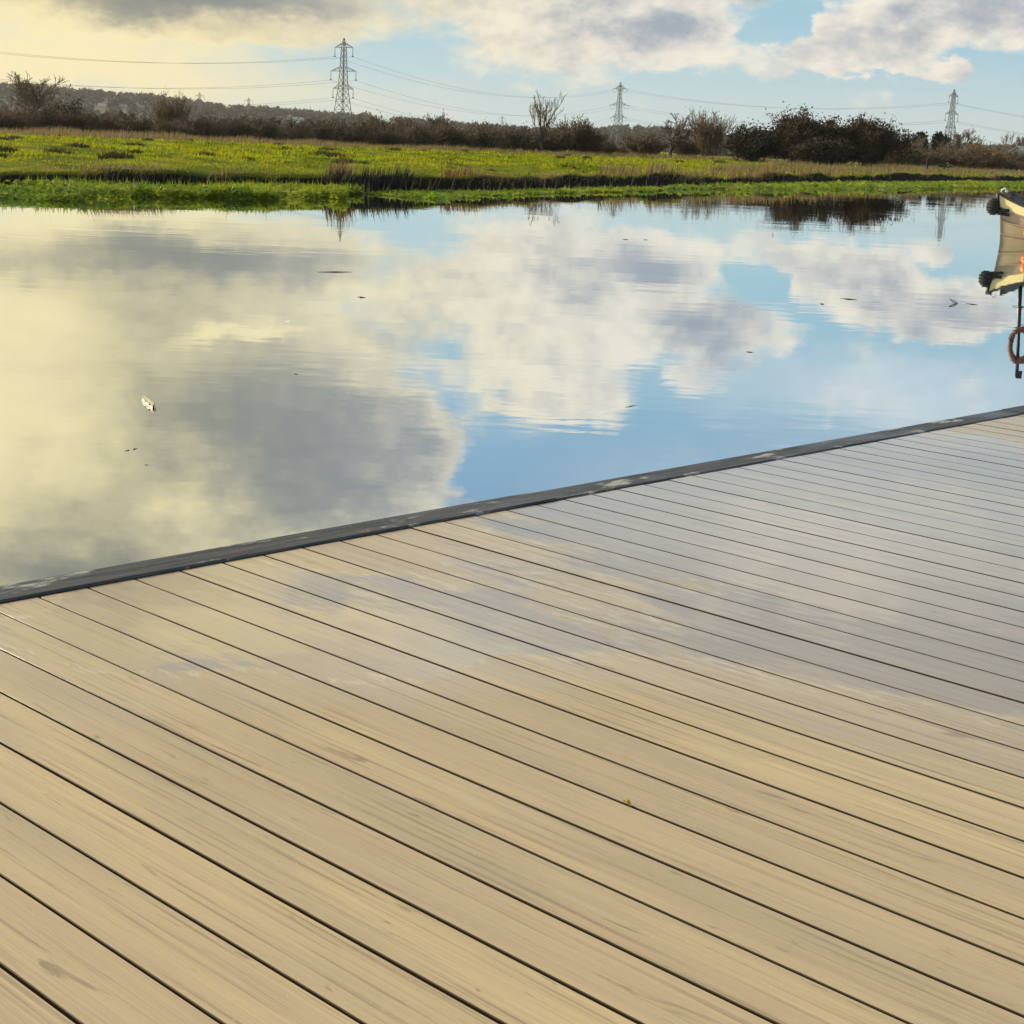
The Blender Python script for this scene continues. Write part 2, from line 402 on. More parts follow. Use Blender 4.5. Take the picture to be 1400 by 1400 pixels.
# ------------------------------------------------------------------ river
def build_water():
    M, g, b = mat('calm_river')
    p = g.pos()
    n1 = g.noise(g.vm('MULTIPLY', p, (.55, .9, 1)), 1., 3, .5)
    n2 = g.noise(g.vm('MULTIPLY', p, (2.2, 3.6, 1)), 1., 3, .5)
    n3 = g.noise(g.vm('MULTIPLY', p, (.08, .16, 1)), 1., 3, .5)
    calm = g.mr(n3, .42, .66, .15, 1.)
    h = g.math('MULTIPLY', g.math('ADD', g.math('MULTIPLY', n1, .010), g.math('MULTIPLY', n2, .0022)), calm)
    nb = g.bump(h, .30, 1.)
    gl = g.new('ShaderNodeBsdfGlossy'); gl.inputs['Roughness'].default_value = .006; gl.inputs['Color'].default_value = (.93, .96, .97, 1)
    g.put(gl.inputs['Normal'], nb)
    b.inputs['Base Color'].default_value = (.055, .06, .045, 1); b.inputs['Roughness'].default_value = .9; b.inputs['Specular IOR Level'].default_value = 0
    fr = g.new('ShaderNodeFresnel'); fr.inputs['IOR'].default_value = 1.33; g.put(fr.inputs['Normal'], nb)
    f = g.math('MULTIPLY_ADD', g.math('POWER', fr.outputs[0], .6), .22, .80, clamp=True)
    mx = g.new('ShaderNodeMixShader'); g.put(mx.inputs[0], f); g.l.new(b.outputs[0], mx.inputs[1]); g.l.new(gl.outputs[0], mx.inputs[2])
    g.l.new(mx.outputs[0], M.node_tree.nodes['Material Output'].inputs[0])
    me = mesh_np('river', [(-900, -200, 0), (1500, -200, 0), (1500, 1500, 0), (-900, 1500, 0)], [(0, 1, 2, 3)])
    tag(link('river', me, M), kind='structure')
build_water()

# ------------------------------------------------------------------ far bank and meadow
foot_px = [(-500, 256 - 0), (0, 259), (250, 260), (480, 264), (700, 261), (900, 256), (1100, 253), (1250, 250.5), (1400, 249)]
FP = [ground(*q) for q in foot_px]
bx = np.array([-900, -90] + [q.x for q in FP[1:]] + [110, 400, 2500]); by = np.array([20, 26] + [q.y for q in FP[1:]] + [180, 330, 900])
def Yb(X): return np.interp(X, bx, by)
def rag(X): return (vnoise(X * .35, 1) - .5) * 1.4 + (vnoise(X * 1.3, 2) - .5) * .7 + (vnoise(X * 4.1, 3) - .5) * .35
def HB(X): return np.interp(X, [-20, 0, 20, 60], [.52, .58, .63, .66])
def zfield(X, t):
    hb = HB(X); t = np.asarray(t, float)
    edge = np.interp(t, [-3, -.05, .22, .5, 2, 6], [-.8, -.05, .72, 1., 1.03, 1.])
    z = hb * edge * (1 + .22 * (vnoise(X * 1.7, 15) - .5) + .6 * (vnoise(X * .5, 16) - .5) * np.exp(-np.clip(t, 0, None) / 3))
    amp = np.clip((t - .5) / 4, 0, 1)
    Y = Yb(X) + t
    z = z + amp * ((vnoise2(X * .22, Y * .10, 4) - .5) * .22 + (vnoise2(X * .8, Y * .35, 5) - .5) * .16 + (vnoise2(X * 2.1, Y * 1.1, 6) - .5) * .07)
    return z
def zground(x, y):
    X = np.asarray(x, float); return zfield(X, np.asarray(y) - Yb(X) - rag(X))
def build_field():
    xs = np.concatenate([np.linspace(-900, -30, 50), np.arange(-29.5, 75, .22), np.linspace(76, 200, 90), np.linspace(220, 2500, 60)])
    ts = np.concatenate([[-3, -1, -.3, -.05, .1, .25, .45, .7, .9, 1.2], np.arange(1.6, 12, .6), np.arange(12, 40, 1.4), np.geomspace(42, 6000, 50)])
    X, T = np.meshgrid(xs, ts)
    Y = Yb(X) + T + rag(X) * np.exp(-np.clip(T, 0, None) / 30)
    Z = zfield(X, T)
    V = np.stack([X, Y, Z], -1).reshape(-1, 3); nc = len(xs); nr = len(ts)
    i = np.arange(nr - 1)[:, None] * nc + np.arange(nc - 1)[None]; i = i.ravel()
    me = mesh_np('meadow', V, np.stack([i, i + 1, i + nc + 1, i + nc], -1))
    me.polygons.foreach_set('use_smooth', [True] * len(me.polygons))
    M, g, b = mat('meadow_ground')
    p = g.pos(); nz = g.sep(g.new('ShaderNodeNewGeometry').outputs['Normal'])[2]
    a1 = g.noise(g.vm('MULTIPLY', p, (.5, .22, 1)), 1., 5, .6); a2 = g.noise(p, 3., 4, .6)
    c = g.mix(g.mr(a1, .35, .65), (.20, .25, .008), (.29, .29, .014))
    c = g.mix(g.mr(a2, .5, .7, 0., .6), c, (.09, .10, .02))
    c = g.mix(g.mr(g.noise(g.vm('MULTIPLY', p, (.16, .30, 1)), 1., 5, .65), .50, .62, 0., .75), c, (.075, .11, .012))
    soil = g.mix(g.mr(a2, .3, .7), (.045, .034, .022), (.022, .018, .014))
    pz = g.sep(p)[2]
    gr = g.math('MULTIPLY', g.mr(nz, .6, .88), g.mr(pz, .26, .40))
    g.put(b.inputs['Base Color'], g.mix(gr, soil, c)); b.inputs['Roughness'].default_value = .95; b.inputs['Specular IOR Level'].default_value = .1
    g.put(b.inputs['Normal'], g.bump(g.math('ADD', a2, g.noise(p, 9., 4, .7)), 1., .25))
    tag(link('meadow', me, M), kind='structure')
build_field()

def blades(name, P, h, w, M, lean=.35, wind=(.12, 0), tri2=False):
    """one mesh of pointed grass blades rooted at P"""
    n = len(P); a = RNG.uniform(0, 2 * np.pi, n); la = RNG.uniform(0, 2 * np.pi, n); lm = RNG.uniform(.1, 1, n) * lean * h
    s = np.stack([np.cos(a), np.sin(a), np.zeros(n)], -1) * (w / 2)[:, None]
    tip = P + np.stack([np.cos(la) * lm + wind[0] * h, np.sin(la) * lm + wind[1] * h, h], -1)
    V = np.empty((n * 3, 3)); V[0::3] = P - s; V[1::3] = P + s; V[2::3] = tip
    return link(name, mesh_np(name, V, np.arange(n * 3).reshape(-1, 3)), M)
def frame_X(x0, x1, Y):
    """range of X seen at depth Y"""
    return None

MEADOW = foliage('meadow_grass_blades', [(.30, .36, .008), (.46, .42, .012), (.13, .18, .01)], 1.0, .5)
TAN = foliage('dead_grass_blades', [(.34, .26, .13), (.22, .165, .08), (.28, .19, .085)], 1.2, .4)
WEED = foliage('water_weed_leaves', [(.25, .34, .018), (.12, .20, .02), (.33, .37, .03)], 1.3, .45, .35)
def build_meadow_grass():
    n = 190000
    Y = np.exp(RNG.uniform(np.log(36), np.log(420), n)); X = Y * np.tan(RNG.uniform(-.42, .42, n))
    t = Y - Yb(X) - rag(X); k = t > .2; X, Y, t = X[k], Y[k], t[k]
    z = zground(X, Y); sc = np.clip(Y / 45, .8, 6)
    clump = vnoise2(X * .55, Y * .22, 9)
    h = RNG.uniform(.03, .10, len(X)) * (.4 + 1.2 * clump) * np.clip(sc, .8, 2.2); w = RNG.uniform(.03, .08, len(X)) * sc
    P = np.stack([X, Y, z - .02], -1)
    tag(blades('meadow_grass', P, h, w, MEADOW), 'short bright green grass covering the meadow beyond the river', 'grass', kind='stuff')
build_meadow_grass()
def build_bank_grass():
    n = 26000
    X = np.concatenate([RNG.uniform(-24, 20, n), RNG.uniform(20, 75, n // 2)]); n = len(X)
    t = np.abs(RNG.normal(.3, .45, n)) + .12
    m_ = vnoise(X * .3, 21) * .6 + vnoise(X * 1.1, 22) * .5
    k = RNG.uniform(0, 1, n) < np.clip((m_ - .52) * 1.5, .03, .7); X, t, m_ = X[k], t[k], m_[k]
    Y = Yb(X) + rag(X) + t; z = zground(X, Y)
    h = RNG.uniform(.05, .20, len(X)) * (.45 + m_); w = RNG.uniform(.012, .03, len(X)) * np.clip(Y / 45, .8, 3)
    tag(blades('bank_grass', np.stack([X, Y, z - .03], -1), h, w, TAN, .6, (.25, -.12)), 'tan dead grass hanging over the dark river bank', 'grass', kind='stuff')
build_bank_grass()

# ------------------------------------------------------------------ water weed mats
def weed_mat(name, poly, label, dens, hmax, seed):
    """leafy floating mat inside a polygon of water points; leaves lie and stand"""
    Q = np.array([[*ground(*q)[:2]] for q in poly]); lo, hi = Q.min(0), Q.max(0)
    rng = np.random.default_rng(seed); n = int((hi - lo).prod() * dens); n = min(n, 200000)
    p = rng.uniform(lo, hi, (n, 2))
    p_w = p + np.stack([(vnoise2(p[:, 0] * 1.3, p[:, 1] * .7, seed) - .5) * 1.0, (vnoise2(p[:, 0] * .5, p[:, 1] * .4, seed + 1) - .5) * 3.2 + (vnoise2(p[:, 0] * 1.9, p[:, 1] * 1., seed + 2) - .5) * 2.6], -1)
    ins = np.zeros(n, bool); j = len(Q) - 1
    for i in range(len(Q)):
        c = ((Q[i, 1] > p_w[:, 1]) != (Q[j, 1] > p_w[:, 1])) & (p_w[:, 0] < (Q[j, 0] - Q[i, 0]) * (p_w[:, 1] - Q[i, 1]) / (Q[j, 1] - Q[i, 1] + 1e-9) + Q[i, 0]); ins ^= c; j = i
    ins &= rng.random(n) < np.clip((vnoise2(p[:, 0] * .8, p[:, 1] * .5, seed + 7) - .12) * 3, .03, 1)
    p = p[ins]; n = len(p)
    bump_ = .4 + .65 * vnoise2(p[:, 0] * .7, p[:, 1] * .35, seed + 3) + .3 * (vnoise2(p[:, 0] * 2.6, p[:, 1] * 1.5, seed + 4) - .5)
    z = rng.uniform(.01, 1, n) ** .7 * hmax * bump_
    s = rng.uniform(.035, .085, n) * np.clip(p[:, 1] / 40, .7, 2.6)
    a = rng.uniform(0, 2 * np.pi, n); tilt = rng.normal(0, .55, n); ta = rng.uniform(0, 2 * np.pi, n)
    c = np.stack([p[:, 0], p[:, 1], z], -1)
    u = np.stack([np.cos(a), np.sin(a), np.sin(tilt) * np.cos(ta)], -1) * s[:, None]
    v = np.stack([-np.sin(a), np.cos(a), np.sin(tilt) * np.sin(ta)], -1) * s[:, None] * .8
    sp = rng.random(n) < .05; k = sp.sum(); f_ = np.clip(p[sp, 1] / 40, .7, 2.6)[:, None]
    u[sp] = np.stack([np.cos(a[sp]), np.sin(a[sp]), np.zeros(k)], -1) * .014 * f_; v[sp] = np.stack([rng.normal(0, .03, k), rng.normal(0, .03, k), rng.uniform(.07, .17, k)], -1); c[sp, 2] = hmax * bump_[sp]
    V = np.empty((n * 4, 3)); V[0::4] = c - u; V[1::4] = c - v; V[2::4] = c + u; V[3::4] = c + v
    V[:, 2] = np.maximum(V[:, 2], .004)
    o = link(name, mesh_np(name, V, np.arange(n * 4).reshape(-1, 4)), WEED); tag(o, label, 'water plants', kind='stuff')
    print(name, n)
weed_mat('water_weed', [(-160, 255), (-160, 284), (-20, 279), (60, 277), (130, 275), (180, 271), (260, 272), (380, 272), (440, 273), (478, 271), (476, 263), (400, 262), (250, 258), (120, 256)], 'broad raised mat of green water weed at the left of the far bank', 420, .30, 11)
weed_mat('water_weed', [(520, 268), (560, 271), (640, 269), (720, 267), (800, 264), (900, 260.5), (900, 258), (800, 258), (700, 260), (560, 261), (500, 263)], 'thin strip of green water weed below the middle of the far bank', 120, .09, 12)
weed_mat('water_weed', [(900, 260), (1000, 259.5), (1100, 259), (1250, 258.5), (1350, 257.5), (1450, 257), (1450, 250), (1300, 251), (1180, 252), (1050, 254), (920, 257)], 'long bright band of green water weed at the right of the far bank', 90, .26, 13)

# ------------------------------------------------------------------ trees and bushes
BARK = simple('grey_bark', (.10, .08, .06), (.06, .048, .036), .9, 3., src='pos')
TWIG = simple('bare_brown_twigs', (.185, .135, .085), (.12, .09, .06), .9, .25, src='pos')
TWIG_TAN = simple('pale_tan_twigs', (.22, .155, .08), (.14, .10, .055), .9, .4, src='pos')
RUSSET = foliage('russet_leaves', [(.17, .075, .03), (.10, .06, .028), (.13, .10, .035)], .35, .3)
OLIVE = foliage('dull_olive_leaves', [(.10, .085, .035), (.075, .06, .03), (.055, .06, .024)], .4, .3)
THICK = foliage('dark_thicket_leaves', [(.052, .043, .026), (.036, .034, .022), (.08, .054, .028)], .35, .18)
GOLD = foliage('golden_leaves', [(.32, .19, .05), (.24, .15, .05), (.20, .14, .06)], .5, .35)
DARKLEAF = foliage('dark_evergreen_leaves', [(.02, .034, .024), (.032, .045, .028)], .3, .12)

def skeleton(rng, h, stems, levels, fork, spread, lean0=.35, r0=.1, curl=.25, upw=.35, ratio=.62, trunk=0.):
    """branch paths [(points, radius0, radius1, level)]"""
    out = []
    def grow(p, d, L, r, lv):
        n = 4 if lv < 2 else 3; pts = [p.copy()]; q = p.copy(); dd = d.copy()
        for i in range(n):
            dd = (dd + Vector((rng.gauss(0, 1), rng.gauss(0, 1), rng.gauss(0, .7))) * curl * .5 + Vector((0, 0, upw * .25))).normalized()
            q = q + dd * (L / n); pts.append(q.copy())
        out.append((pts, r, r * .5, lv))
        if lv >= levels: return
        k = fork[min(lv, len(fork) - 1)]
        for j in range(k):
            f = rng.uniform(.3, 1.) if j else 1.
            i = min(int(f * n), n - 1); w = f * n - i
            b = pts[i].lerp(pts[i + 1], w)
            az = rng.uniform(0, 2 * math.pi); o = dd.orthogonal().normalized(); o = Matrix.Rotation(az, 3, dd) @ o
            nd = (dd + o * rng.uniform(.4, 1.) * spread).normalized()
            grow(b, nd, L * ratio * rng.uniform(.75, 1.2), r * (.62 if j else .8) , lv + 1)
    if trunk:
        pts = [Vector((0, 0, -.15)), Vector((rng.gauss(0, .06) * h * .2, rng.gauss(0, .06) * h * .2, trunk * .5)), Vector((rng.gauss(0, .1) * h * .2, rng.gauss(0, .1) * h * .2, trunk))]
        out.append((pts, r0 * 1.5, r0 * 1.1, -1)); top = pts[-1]
        for s in range(stems):
            a = 2 * math.pi * (s + rng.random() * .7) / stems; l = rng.uniform(.2, 1) * lean0
            grow(top - Vector((0, 0, rng.random() * trunk * .3)), Vector((math.cos(a) * l, math.sin(a) * l, 1)).normalized(), (h - trunk) * rng.uniform(.4, .55), r0 * .75, 0)
    else:
        for s in range(stems):
            a = rng.uniform(0, 2 * math.pi); l = rng.random() ** .6 * lean0; e = rng.random() * .12 * h
            grow(Vector((math.cos(a) * e, math.sin(a) * e, -.1)), Vector((math.cos(a) * l, math.sin(a) * l, 1)).normalized(), h * rng.uniform(.3, .52), r0 * rng.uniform(.5, 1), 0)
    return out
def limbs(paths, keep, rmin=.012, n=4):
    m = MB()
    for pts, ra, rb, lv in paths:
        if keep(lv):
            k = len(pts); m.tube(pts, [max(rmin, ra + (rb - ra) * i / (k - 1)) for i in range(k)], n if lv < 1 else 3, cap=False, smooth=True)
    return m
def leaves_at(points, n, size, jitter, seed, flat=.6):
    rng = np.random.default_rng(seed); P = np.array(points); i = rng.integers(0, len(P), n)
    c = P[i] + rng.normal(0, jitter, (n, 3)); c[:, 2] = np.maximum(c[:, 2], .03)
    u = rng.normal(0, 1, (n, 3)); u /= np.linalg.norm(u, axis=1)[:, None]
    v = rng.normal(0, 1, (n, 3)); v -= u * (u * v).sum(1)[:, None]; v /= np.linalg.norm(v, axis=1)[:, None]
    s = rng.uniform(.6, 1.3, n)[:, None] * size
    V = np.empty((n * 4, 3)); V[0::4] = c - u * s; V[1::4] = c - v * s * flat; V[2::4] = c + u * s; V[3::4] = c + v * s * flat
    return V, np.arange(n * 4).reshape(-1, 4)
def plant(name, label, cat, loc, seed, h, kind, rz=0., group=None, sc=(1, 1, 1), twig=TWIG, leaf=None, nleaf=0, lsize=.12, jit=.3, dense=1., **kw):
    rng = random.Random(seed)
    P = dict(stems=9, levels=3, fork=(4, 4, 3), spread=.75, lean0=.7, r0=.05)
    if kind == 'tree': P = dict(stems=4, levels=4, fork=(4, 4, 3, 3), spread=.8, lean0=.55, r0=.16, trunk=h * .25, ratio=.64)
    P.update(kw)
    sk = skeleton(rng, h, **P)
    zmax = max(p.z for q in sk for p in q[0]); f = h / zmax
    for q in sk:
        for p in q[0]: p *= f
    t = thing(name, label, cat, loc, rz, group); t.scale = sc
    rm = .011 * max(1., loc[1] / 90)
    kid(limbs(sk, lambda l: l <= 0, rm, 6).build('trunk', BARK if kind == 'tree' else twig, t))
    c = limbs(sk, lambda l: l > 0, rm)
    cr = kid(c.build('crown', twig, t))
    if leaf is not None and nleaf:
        tips = [p for q in sk if q[3] >= 1 for p in q[0][1:]]
        V, F = leaves_at(tips, nleaf, lsize, jit, seed)
        kid(link('leaves', mesh_np('leaves', V, F), leaf, t))
    return t
def gz(p): return Vector((p.x, p.y, float(zground(p.x, p.y)) - .05))
def spot(x, Y):
    """ground point at depth Y on the line of sight of photograph column x"""
    d = ray(x, yh(x)); return gz(Vector((d.x * Y / d.y, Y, 0)))
def hpx(x, ytop, Y): return height_at(x, ytop, Y) - float(spot(x, Y).z)

# hedge line, in depth for a photograph column
HEDX = [-200, 0, 350, 700, 1050, 1230, 1420, 1600]; HEDY = [128, 150, 172, 205, 240, 262, 300, 330]
def hedY(x): return float(np.interp(x, HEDX, HEDY))
# tall dead grass in front of the hedge
def hedge_grass():
    n = 30000; x = RNG.uniform(-120, 1450, n); P = []
    Y = np.interp(x, HEDX, HEDY) - RNG.uniform(1, 26, n) ** 1.0
    Y = np.where(x > 1050, Y - RNG.uniform(0, 60, n), Y)
    X = Y * np.array([ (lambda d: d.x / d.y)(ray(q, yh(q))) for q in x])
    t = Y - Yb(X) - rag(X); k = (t > 1.5); X, Y, t = X[k], Y[k], t[k]
    m_ = vnoise(X * .25 + Y * .1, 31) * .7 + vnoise(X * 1.7, 32) * .4
    h = RNG.uniform(.25, .8, len(X)) * (.35 + m_); w = RNG.uniform(.05, .11, len(X))
    tag(blades('tall_dead_grass', np.stack([X, Y, zground(X, Y) - .03], -1), h, w, TAN, .3, (.22, -.05)), 'pale strip of tall dead grass in front of the hedge', 'grass', kind='stuff')
hedge_grass()

GH = 'leafless bushes packed along the hedge'
LH = 'leafless brown bush packed among the others of the long hedge behind the meadow'
protos = [plant('hedge_bush', LH, 'bush', spot(60 + 40 * i, hedY(60 + 40 * i)), 100 + i, 3.0, 'bush', group=GH, stems=16, levels=3, fork=(5, 4, 3), lean0=1.0 + .15 * i, r0=.035, twig=TWIG, leaf=[OLIVE, RUSSET, None, OLIVE][i], nleaf=[1500, 900, 0, 2200][i], lsize=.09, jit=.25) for i in range(4)]
def hedge():
    rnd = random.Random(12); x = -60.; j = 0
    top = lambda x: float(np.interp(x, [-100, 60, 130, 220, 300, 400, 480, 600, 700, 800, 840, 900, 1000], [140, 144, 156, 157, 155, 157, 160, 163, 167, 169, 187, 190, 185]))
    while x < 905:
        for row in (0, 1):
            Y = hedY(x) + row * 5 + rnd.uniform(-1.5, 1.5); p = spot(x + rnd.uniform(-6, 6), Y)
            h = max(1.4, hpx(x, top(x) + rnd.uniform(-6, 12) + (0 if row else 5), Y)); w = rnd.uniform(.85, 1.25)
            dup(protos[j % 4], p, rnd.uniform(0, 6.28), (w * h / 3 * 1.05, w * h / 3 * 1.05, h / 3), LH, GH); j += 1
        x += rnd.uniform(17, 25)
    print('hedge bushes', j)
hedge()
bpy.context.view_layer.update()
for i, p in enumerate(protos): p.scale = (.95, .95, .85)

def feature(name, label, cat, x, ytop, Y, seed, kind, widthf=1., **kw):
    p = spot(x, Y); h = hpx(x, ytop, Y)
    return plant(name, label, cat, p, seed, h, kind, sc=(widthf, widthf, 1), **kw)
feature('bare_tree', 'leafless spreading tree rising above the left end of the hedge', 'tree', 45, 97, 165, 1, 'tree', 1.15, r0=.075, stems=7, lean0=.9, fork=(5, 3, 3, 3), twig=TWIG)
feature('bushy_tree', 'rounded brown bush beside the leafless tree at the far left', 'bush', 92, 128, 160, 2, 'bush', 1., stems=18, lean0=.8, leaf=OLIVE, nleaf=2600, lsize=.11, jit=.3)
feature('bushy_tree', 'left of the two pale feathery trees above the hedge left of the tall pylon', 'tree', 226, 124, 190, 3, 'bush', .75, stems=14, lean0=.5, r0=.04, upw=.5, twig=TWIG_TAN, leaf=OLIVE, nleaf=900, lsize=.10, jit=.35)
feature('bushy_tree', 'right of the two pale feathery trees above the hedge left of the tall pylon', 'tree', 246, 122, 190, 4, 'bush', .7, stems=14, lean0=.5, r0=.04, upw=.5, twig=TWIG_TAN, leaf=OLIVE, nleaf=900, lsize=.10, jit=.35)
feature('round_tree', 'small round leafless tree standing up from the hedge right of the tall pylon', 'tree', 598, 152, 215, 5, 'tree', .9, stems=6, lean0=.9, r0=.09, leaf=OLIVE, nleaf=700, lsize=.10, jit=.25)
feature('round_tree', 'low broad leafless tree at the foot of the tall pylon', 'tree', 500, 154, 205, 55, 'tree', 1.1, stems=6, lean0=1.0, r0=.08)
feature('bare_tree', 'tall bare tree of upright fanning branches at the middle of the hedge', 'tree', 740, 121, 205, 6, 'tree', .85, stems=7, lean0=.75, r0=.16, curl=.16, upw=.5, levels=4, fork=(3, 3, 2, 2), twig=TWIG_TAN)
feature('thorn_bush', 'big dark rounded bush just right of the tall bare tree', 'bush', 792, 155, 212, 7, 'bush', 1.25, stems=26, lean0=1., levels=3, fork=(5, 5, 3), leaf=RUSSET, nleaf=1800, lsize=.11, jit=.35)
feature('thorn_bush', 'lower dark bush filling the gap left of the second pylon', 'bush', 765, 172, 208, 70, 'bush', 1.3, stems=20, lean0=1., levels=3, fork=(5, 4, 3), leaf=OLIVE, nleaf=1200, lsize=.11, jit=.3)
feature('thorn_bush', 'russet sprawling bush right of the foot of the second pylon', 'bush', 880, 175, 222, 8, 'bush', 1.3, stems=22, lean0=1.1, levels=3, fork=(5, 4, 3), leaf=RUSSET, nleaf=1700, lsize=.11, jit=.35)
feature('gnarled_tree', 'small dark gnarled tree with rounded twiggy head right of the second pylon', 'tree', 917, 149, 225, 9, 'tree', .95, stems=5, lean0=.7, r0=.2, curl=.5, leaf=OLIVE, nleaf=300, lsize=.10, jit=.2)
feature('thorn_bush', 'low dark bush under the small gnarled tree', 'bush', 938, 186, 226, 80, 'bush', 1.2, stems=20, lean0=1.1, levels=3, fork=(5, 4, 3), leaf=OLIVE, nleaf=1000, lsize=.11, jit=.3)
feature('tall_bush', 'tall pale tan bush of upright twigs left of the dark thicket', 'bush', 968, 146, 222, 10, 'bush', .95, stems=26, lean0=.6, levels=3, fork=(5, 4, 3), upw=.5, twig=TWIG_TAN, leaf=OLIVE, nleaf=900, lsize=.11, jit=.3)
feature('thicket_bush', 'russet bush between the pale tan bush and the highest thicket bush', 'bush', 1030, 168, 205, 11, 'bush', 1.25, stems=28, lean0=.9, levels=3, fork=(5, 5, 3), leaf=THICK, nleaf=15000, lsize=.14, jit=.4)
feature('thicket_bush', 'highest bush of the dark thicket, olive leaves at its top', 'bush', 1088, 145, 205, 12, 'bush', 1.15, stems=34, lean0=.8, levels=3, fork=(5, 5, 3), leaf=THICK, nleaf=22000, lsize=.15, jit=.3)
feature('thicket_bush', 'dark bush in the middle of the thicket, between its two high crowns', 'bush', 1138, 160, 205, 13, 'bush', 1.3, stems=30, lean0=.85, levels=3, fork=(5, 5, 3), leaf=THICK, nleaf=20000, lsize=.15, jit=.3)
feature('thicket_bush', 'rounded russet topped bush at the right end of the dark thicket', 'bush', 1186, 152, 203, 14, 'bush', 1.0, stems=36, lean0=.9, levels=3, fork=(5, 5, 3), leaf=THICK, nleaf=26000, lsize=.15, jit=.3)
feature('thicket_bush', 'low dark bush at the foot of the thicket, nearest the river', 'bush', 1120, 188, 199, 15, 'bush', 1.6, stems=26, lean0=1.2, levels=3, fork=(5, 4, 3), leaf=THICK, nleaf=9000, lsize=.13, jit=.35)
feature('thorn_bush', 'thin greyish bush in the haze just right of the dark thicket', 'bush', 1238, 184, 330, 16, 'bush', 1.1, stems=18, lean0=.9, levels=3, fork=(4, 4, 3), leaf=OLIVE, nleaf=900, lsize=.14, jit=.4)
def lump_tree(name, label, x, ytop, Y, seed, n, wf, leaf=DARKLEAF, ls=.28):
    p = spot(x, Y); h = hpx(x, ytop, Y); rng = np.random.default_rng(seed)
    t = thing(name, label, 'tree', p); tr = MB(); tr.tube([(0, 0, -.2), (.1, 0, h * .3), (0, .1, h * .8)], [h * .035, h * .028, h * .01], 7); tr.build('trunk', BARK, t)
    for a in range(5):
        pass
    c = rng.normal(0, 1, (26, 3)); c /= np.linalg.norm(c, axis=1)[:, None]; c *= rng.uniform(.3, 1, (26, 1))
    c = c * np.array([h * wf, h * wf, h * .36]) + np.array([0, 0, h * .58])
    V, F = leaves_at(c, n, ls, h * .06, seed, .7); V[:, 2] = np.minimum(V[:, 2], h)
    link('crown', mesh_np('crown', V, F), leaf, t); return t
lump_tree('evergreen_tree', 'left of the two dark evergreen trees under the right hand pylon', 1255, 178, 420, 1, 3000, .14, ls=.45)
lump_tree('evergreen_tree', 'right of the two dark evergreen trees under the right hand pylon', 1283, 179, 420, 2, 3000, .14, ls=.45)
feature('round_tree', 'hazy leafless tree at the foot of the right hand pylon', 'tree', 1313, 174, 420, 17, 'tree', .9, stems=5, lean0=.8, r0=.12, leaf=OLIVE, nleaf=500, lsize=.16)
feature('thorn_bush', 'grey brown bush below the hazy tree by the right hand pylon', 'bush', 1312, 186, 380, 18, 'bush', 1.6, stems=22, lean0=1., levels=3, fork=(4, 4, 3), leaf=OLIVE, nleaf=1800, lsize=.16, jit=.5)
feature('golden_bush', 'wide golden bush catching the light near the right edge', 'bush', 1345, 193, 300, 19, 'bush', 1.9, stems=30, lean0=.8, levels=3, fork=(5, 4, 3), twig=TWIG_TAN, leaf=GOLD, nleaf=3400, lsize=.12, jit=.35)
feature('bare_tree', 'small thin bare tree between the golden bush and the right edge', 'tree', 1373, 178, 420, 20, 'tree', .8, stems=4, lean0=.5, r0=.1, levels=4, fork=(3, 3, 3, 2))
feature('round_tree', 'pale leafless tree cut by the right edge above the shed', 'tree', 1398, 181, 380, 21, 'tree', 1., stems=5, lean0=.8, r0=.1, leaf=GOLD, nleaf=500, lsize=.13)
rnd = random.Random(44)
GL = 'low grey brown bushes at the right'
low = plant('hedge_bush', 'low grey brown bush in the hedge right of the dark thicket', 'bush', spot(1420, 300), 140, 3., 'bush', group=GL, stems=16, levels=3, fork=(5, 4, 3), lean0=1.1, r0=.035, twig=TWIG_TAN, leaf=OLIVE, nleaf=900, lsize=.1, jit=.25)
for i in range(22):
    x = 1215 + i * 10.5; Y = rnd.uniform(285, 330); p = spot(x, Y); h = hpx(x, 203 + rnd.uniform(-4, 7) , Y)
    dup(low if i % 3 else protos[i % 4], p, rnd.uniform(0, 6), (h / 3 * 1.6, h / 3 * 1.6, h / 3), 'low grey brown bush in the hedge right of the dark thicket', GL)

# tussocks in the meadow
def tussocks():
    G_ = 'dark grass tussocks dotted over the meadow'; L_ = 'small dark grass tussock standing in the bright green meadow'
    rng = np.random.default_rng(77); n = 260
    a = rng.uniform(0, 2 * np.pi, n); r = rng.random(n) ** .5 * .38; P = np.stack([np.cos(a) * r, np.sin(a) * r, np.zeros(n)], -1)
    M = foliage('tussock_blades', [(.06, .065, .02), (.11, .09, .035)], 1.5, .25)
    o = blades('grass_tussock', P, rng.uniform(.2, .42, n) * (1.15 - r), rng.uniform(.03, .06, n), M, .8, (.15, 0)); tag(o, L_, 'grass tussock', G_)
    rnd = random.Random(9); first = True; k = 0
    while k < 84:
        x = rnd.uniform(-20, 1010); y = yh(x) + (17 + rnd.random() ** 1.6 * 34) * (1. - x / 2600)
        p = ground(x, y, .6); t = p.y - float(Yb(p.x)) - float(rag(p.x))
        if t < 2 or p.y > hedY(x) - 4: continue
        q = o if first else o.copy()
        if not first: COL.objects.link(q)
        first = False; s = rnd.uniform(.35, .95) * (1 + p.y / 300)
        q.location = gz(p); q.scale = (s * 1.3, s, s * rnd.uniform(.6, 1)); q.rotation_euler = (0, 0, rnd.uniform(0, 6)); k += 1
tussocks()

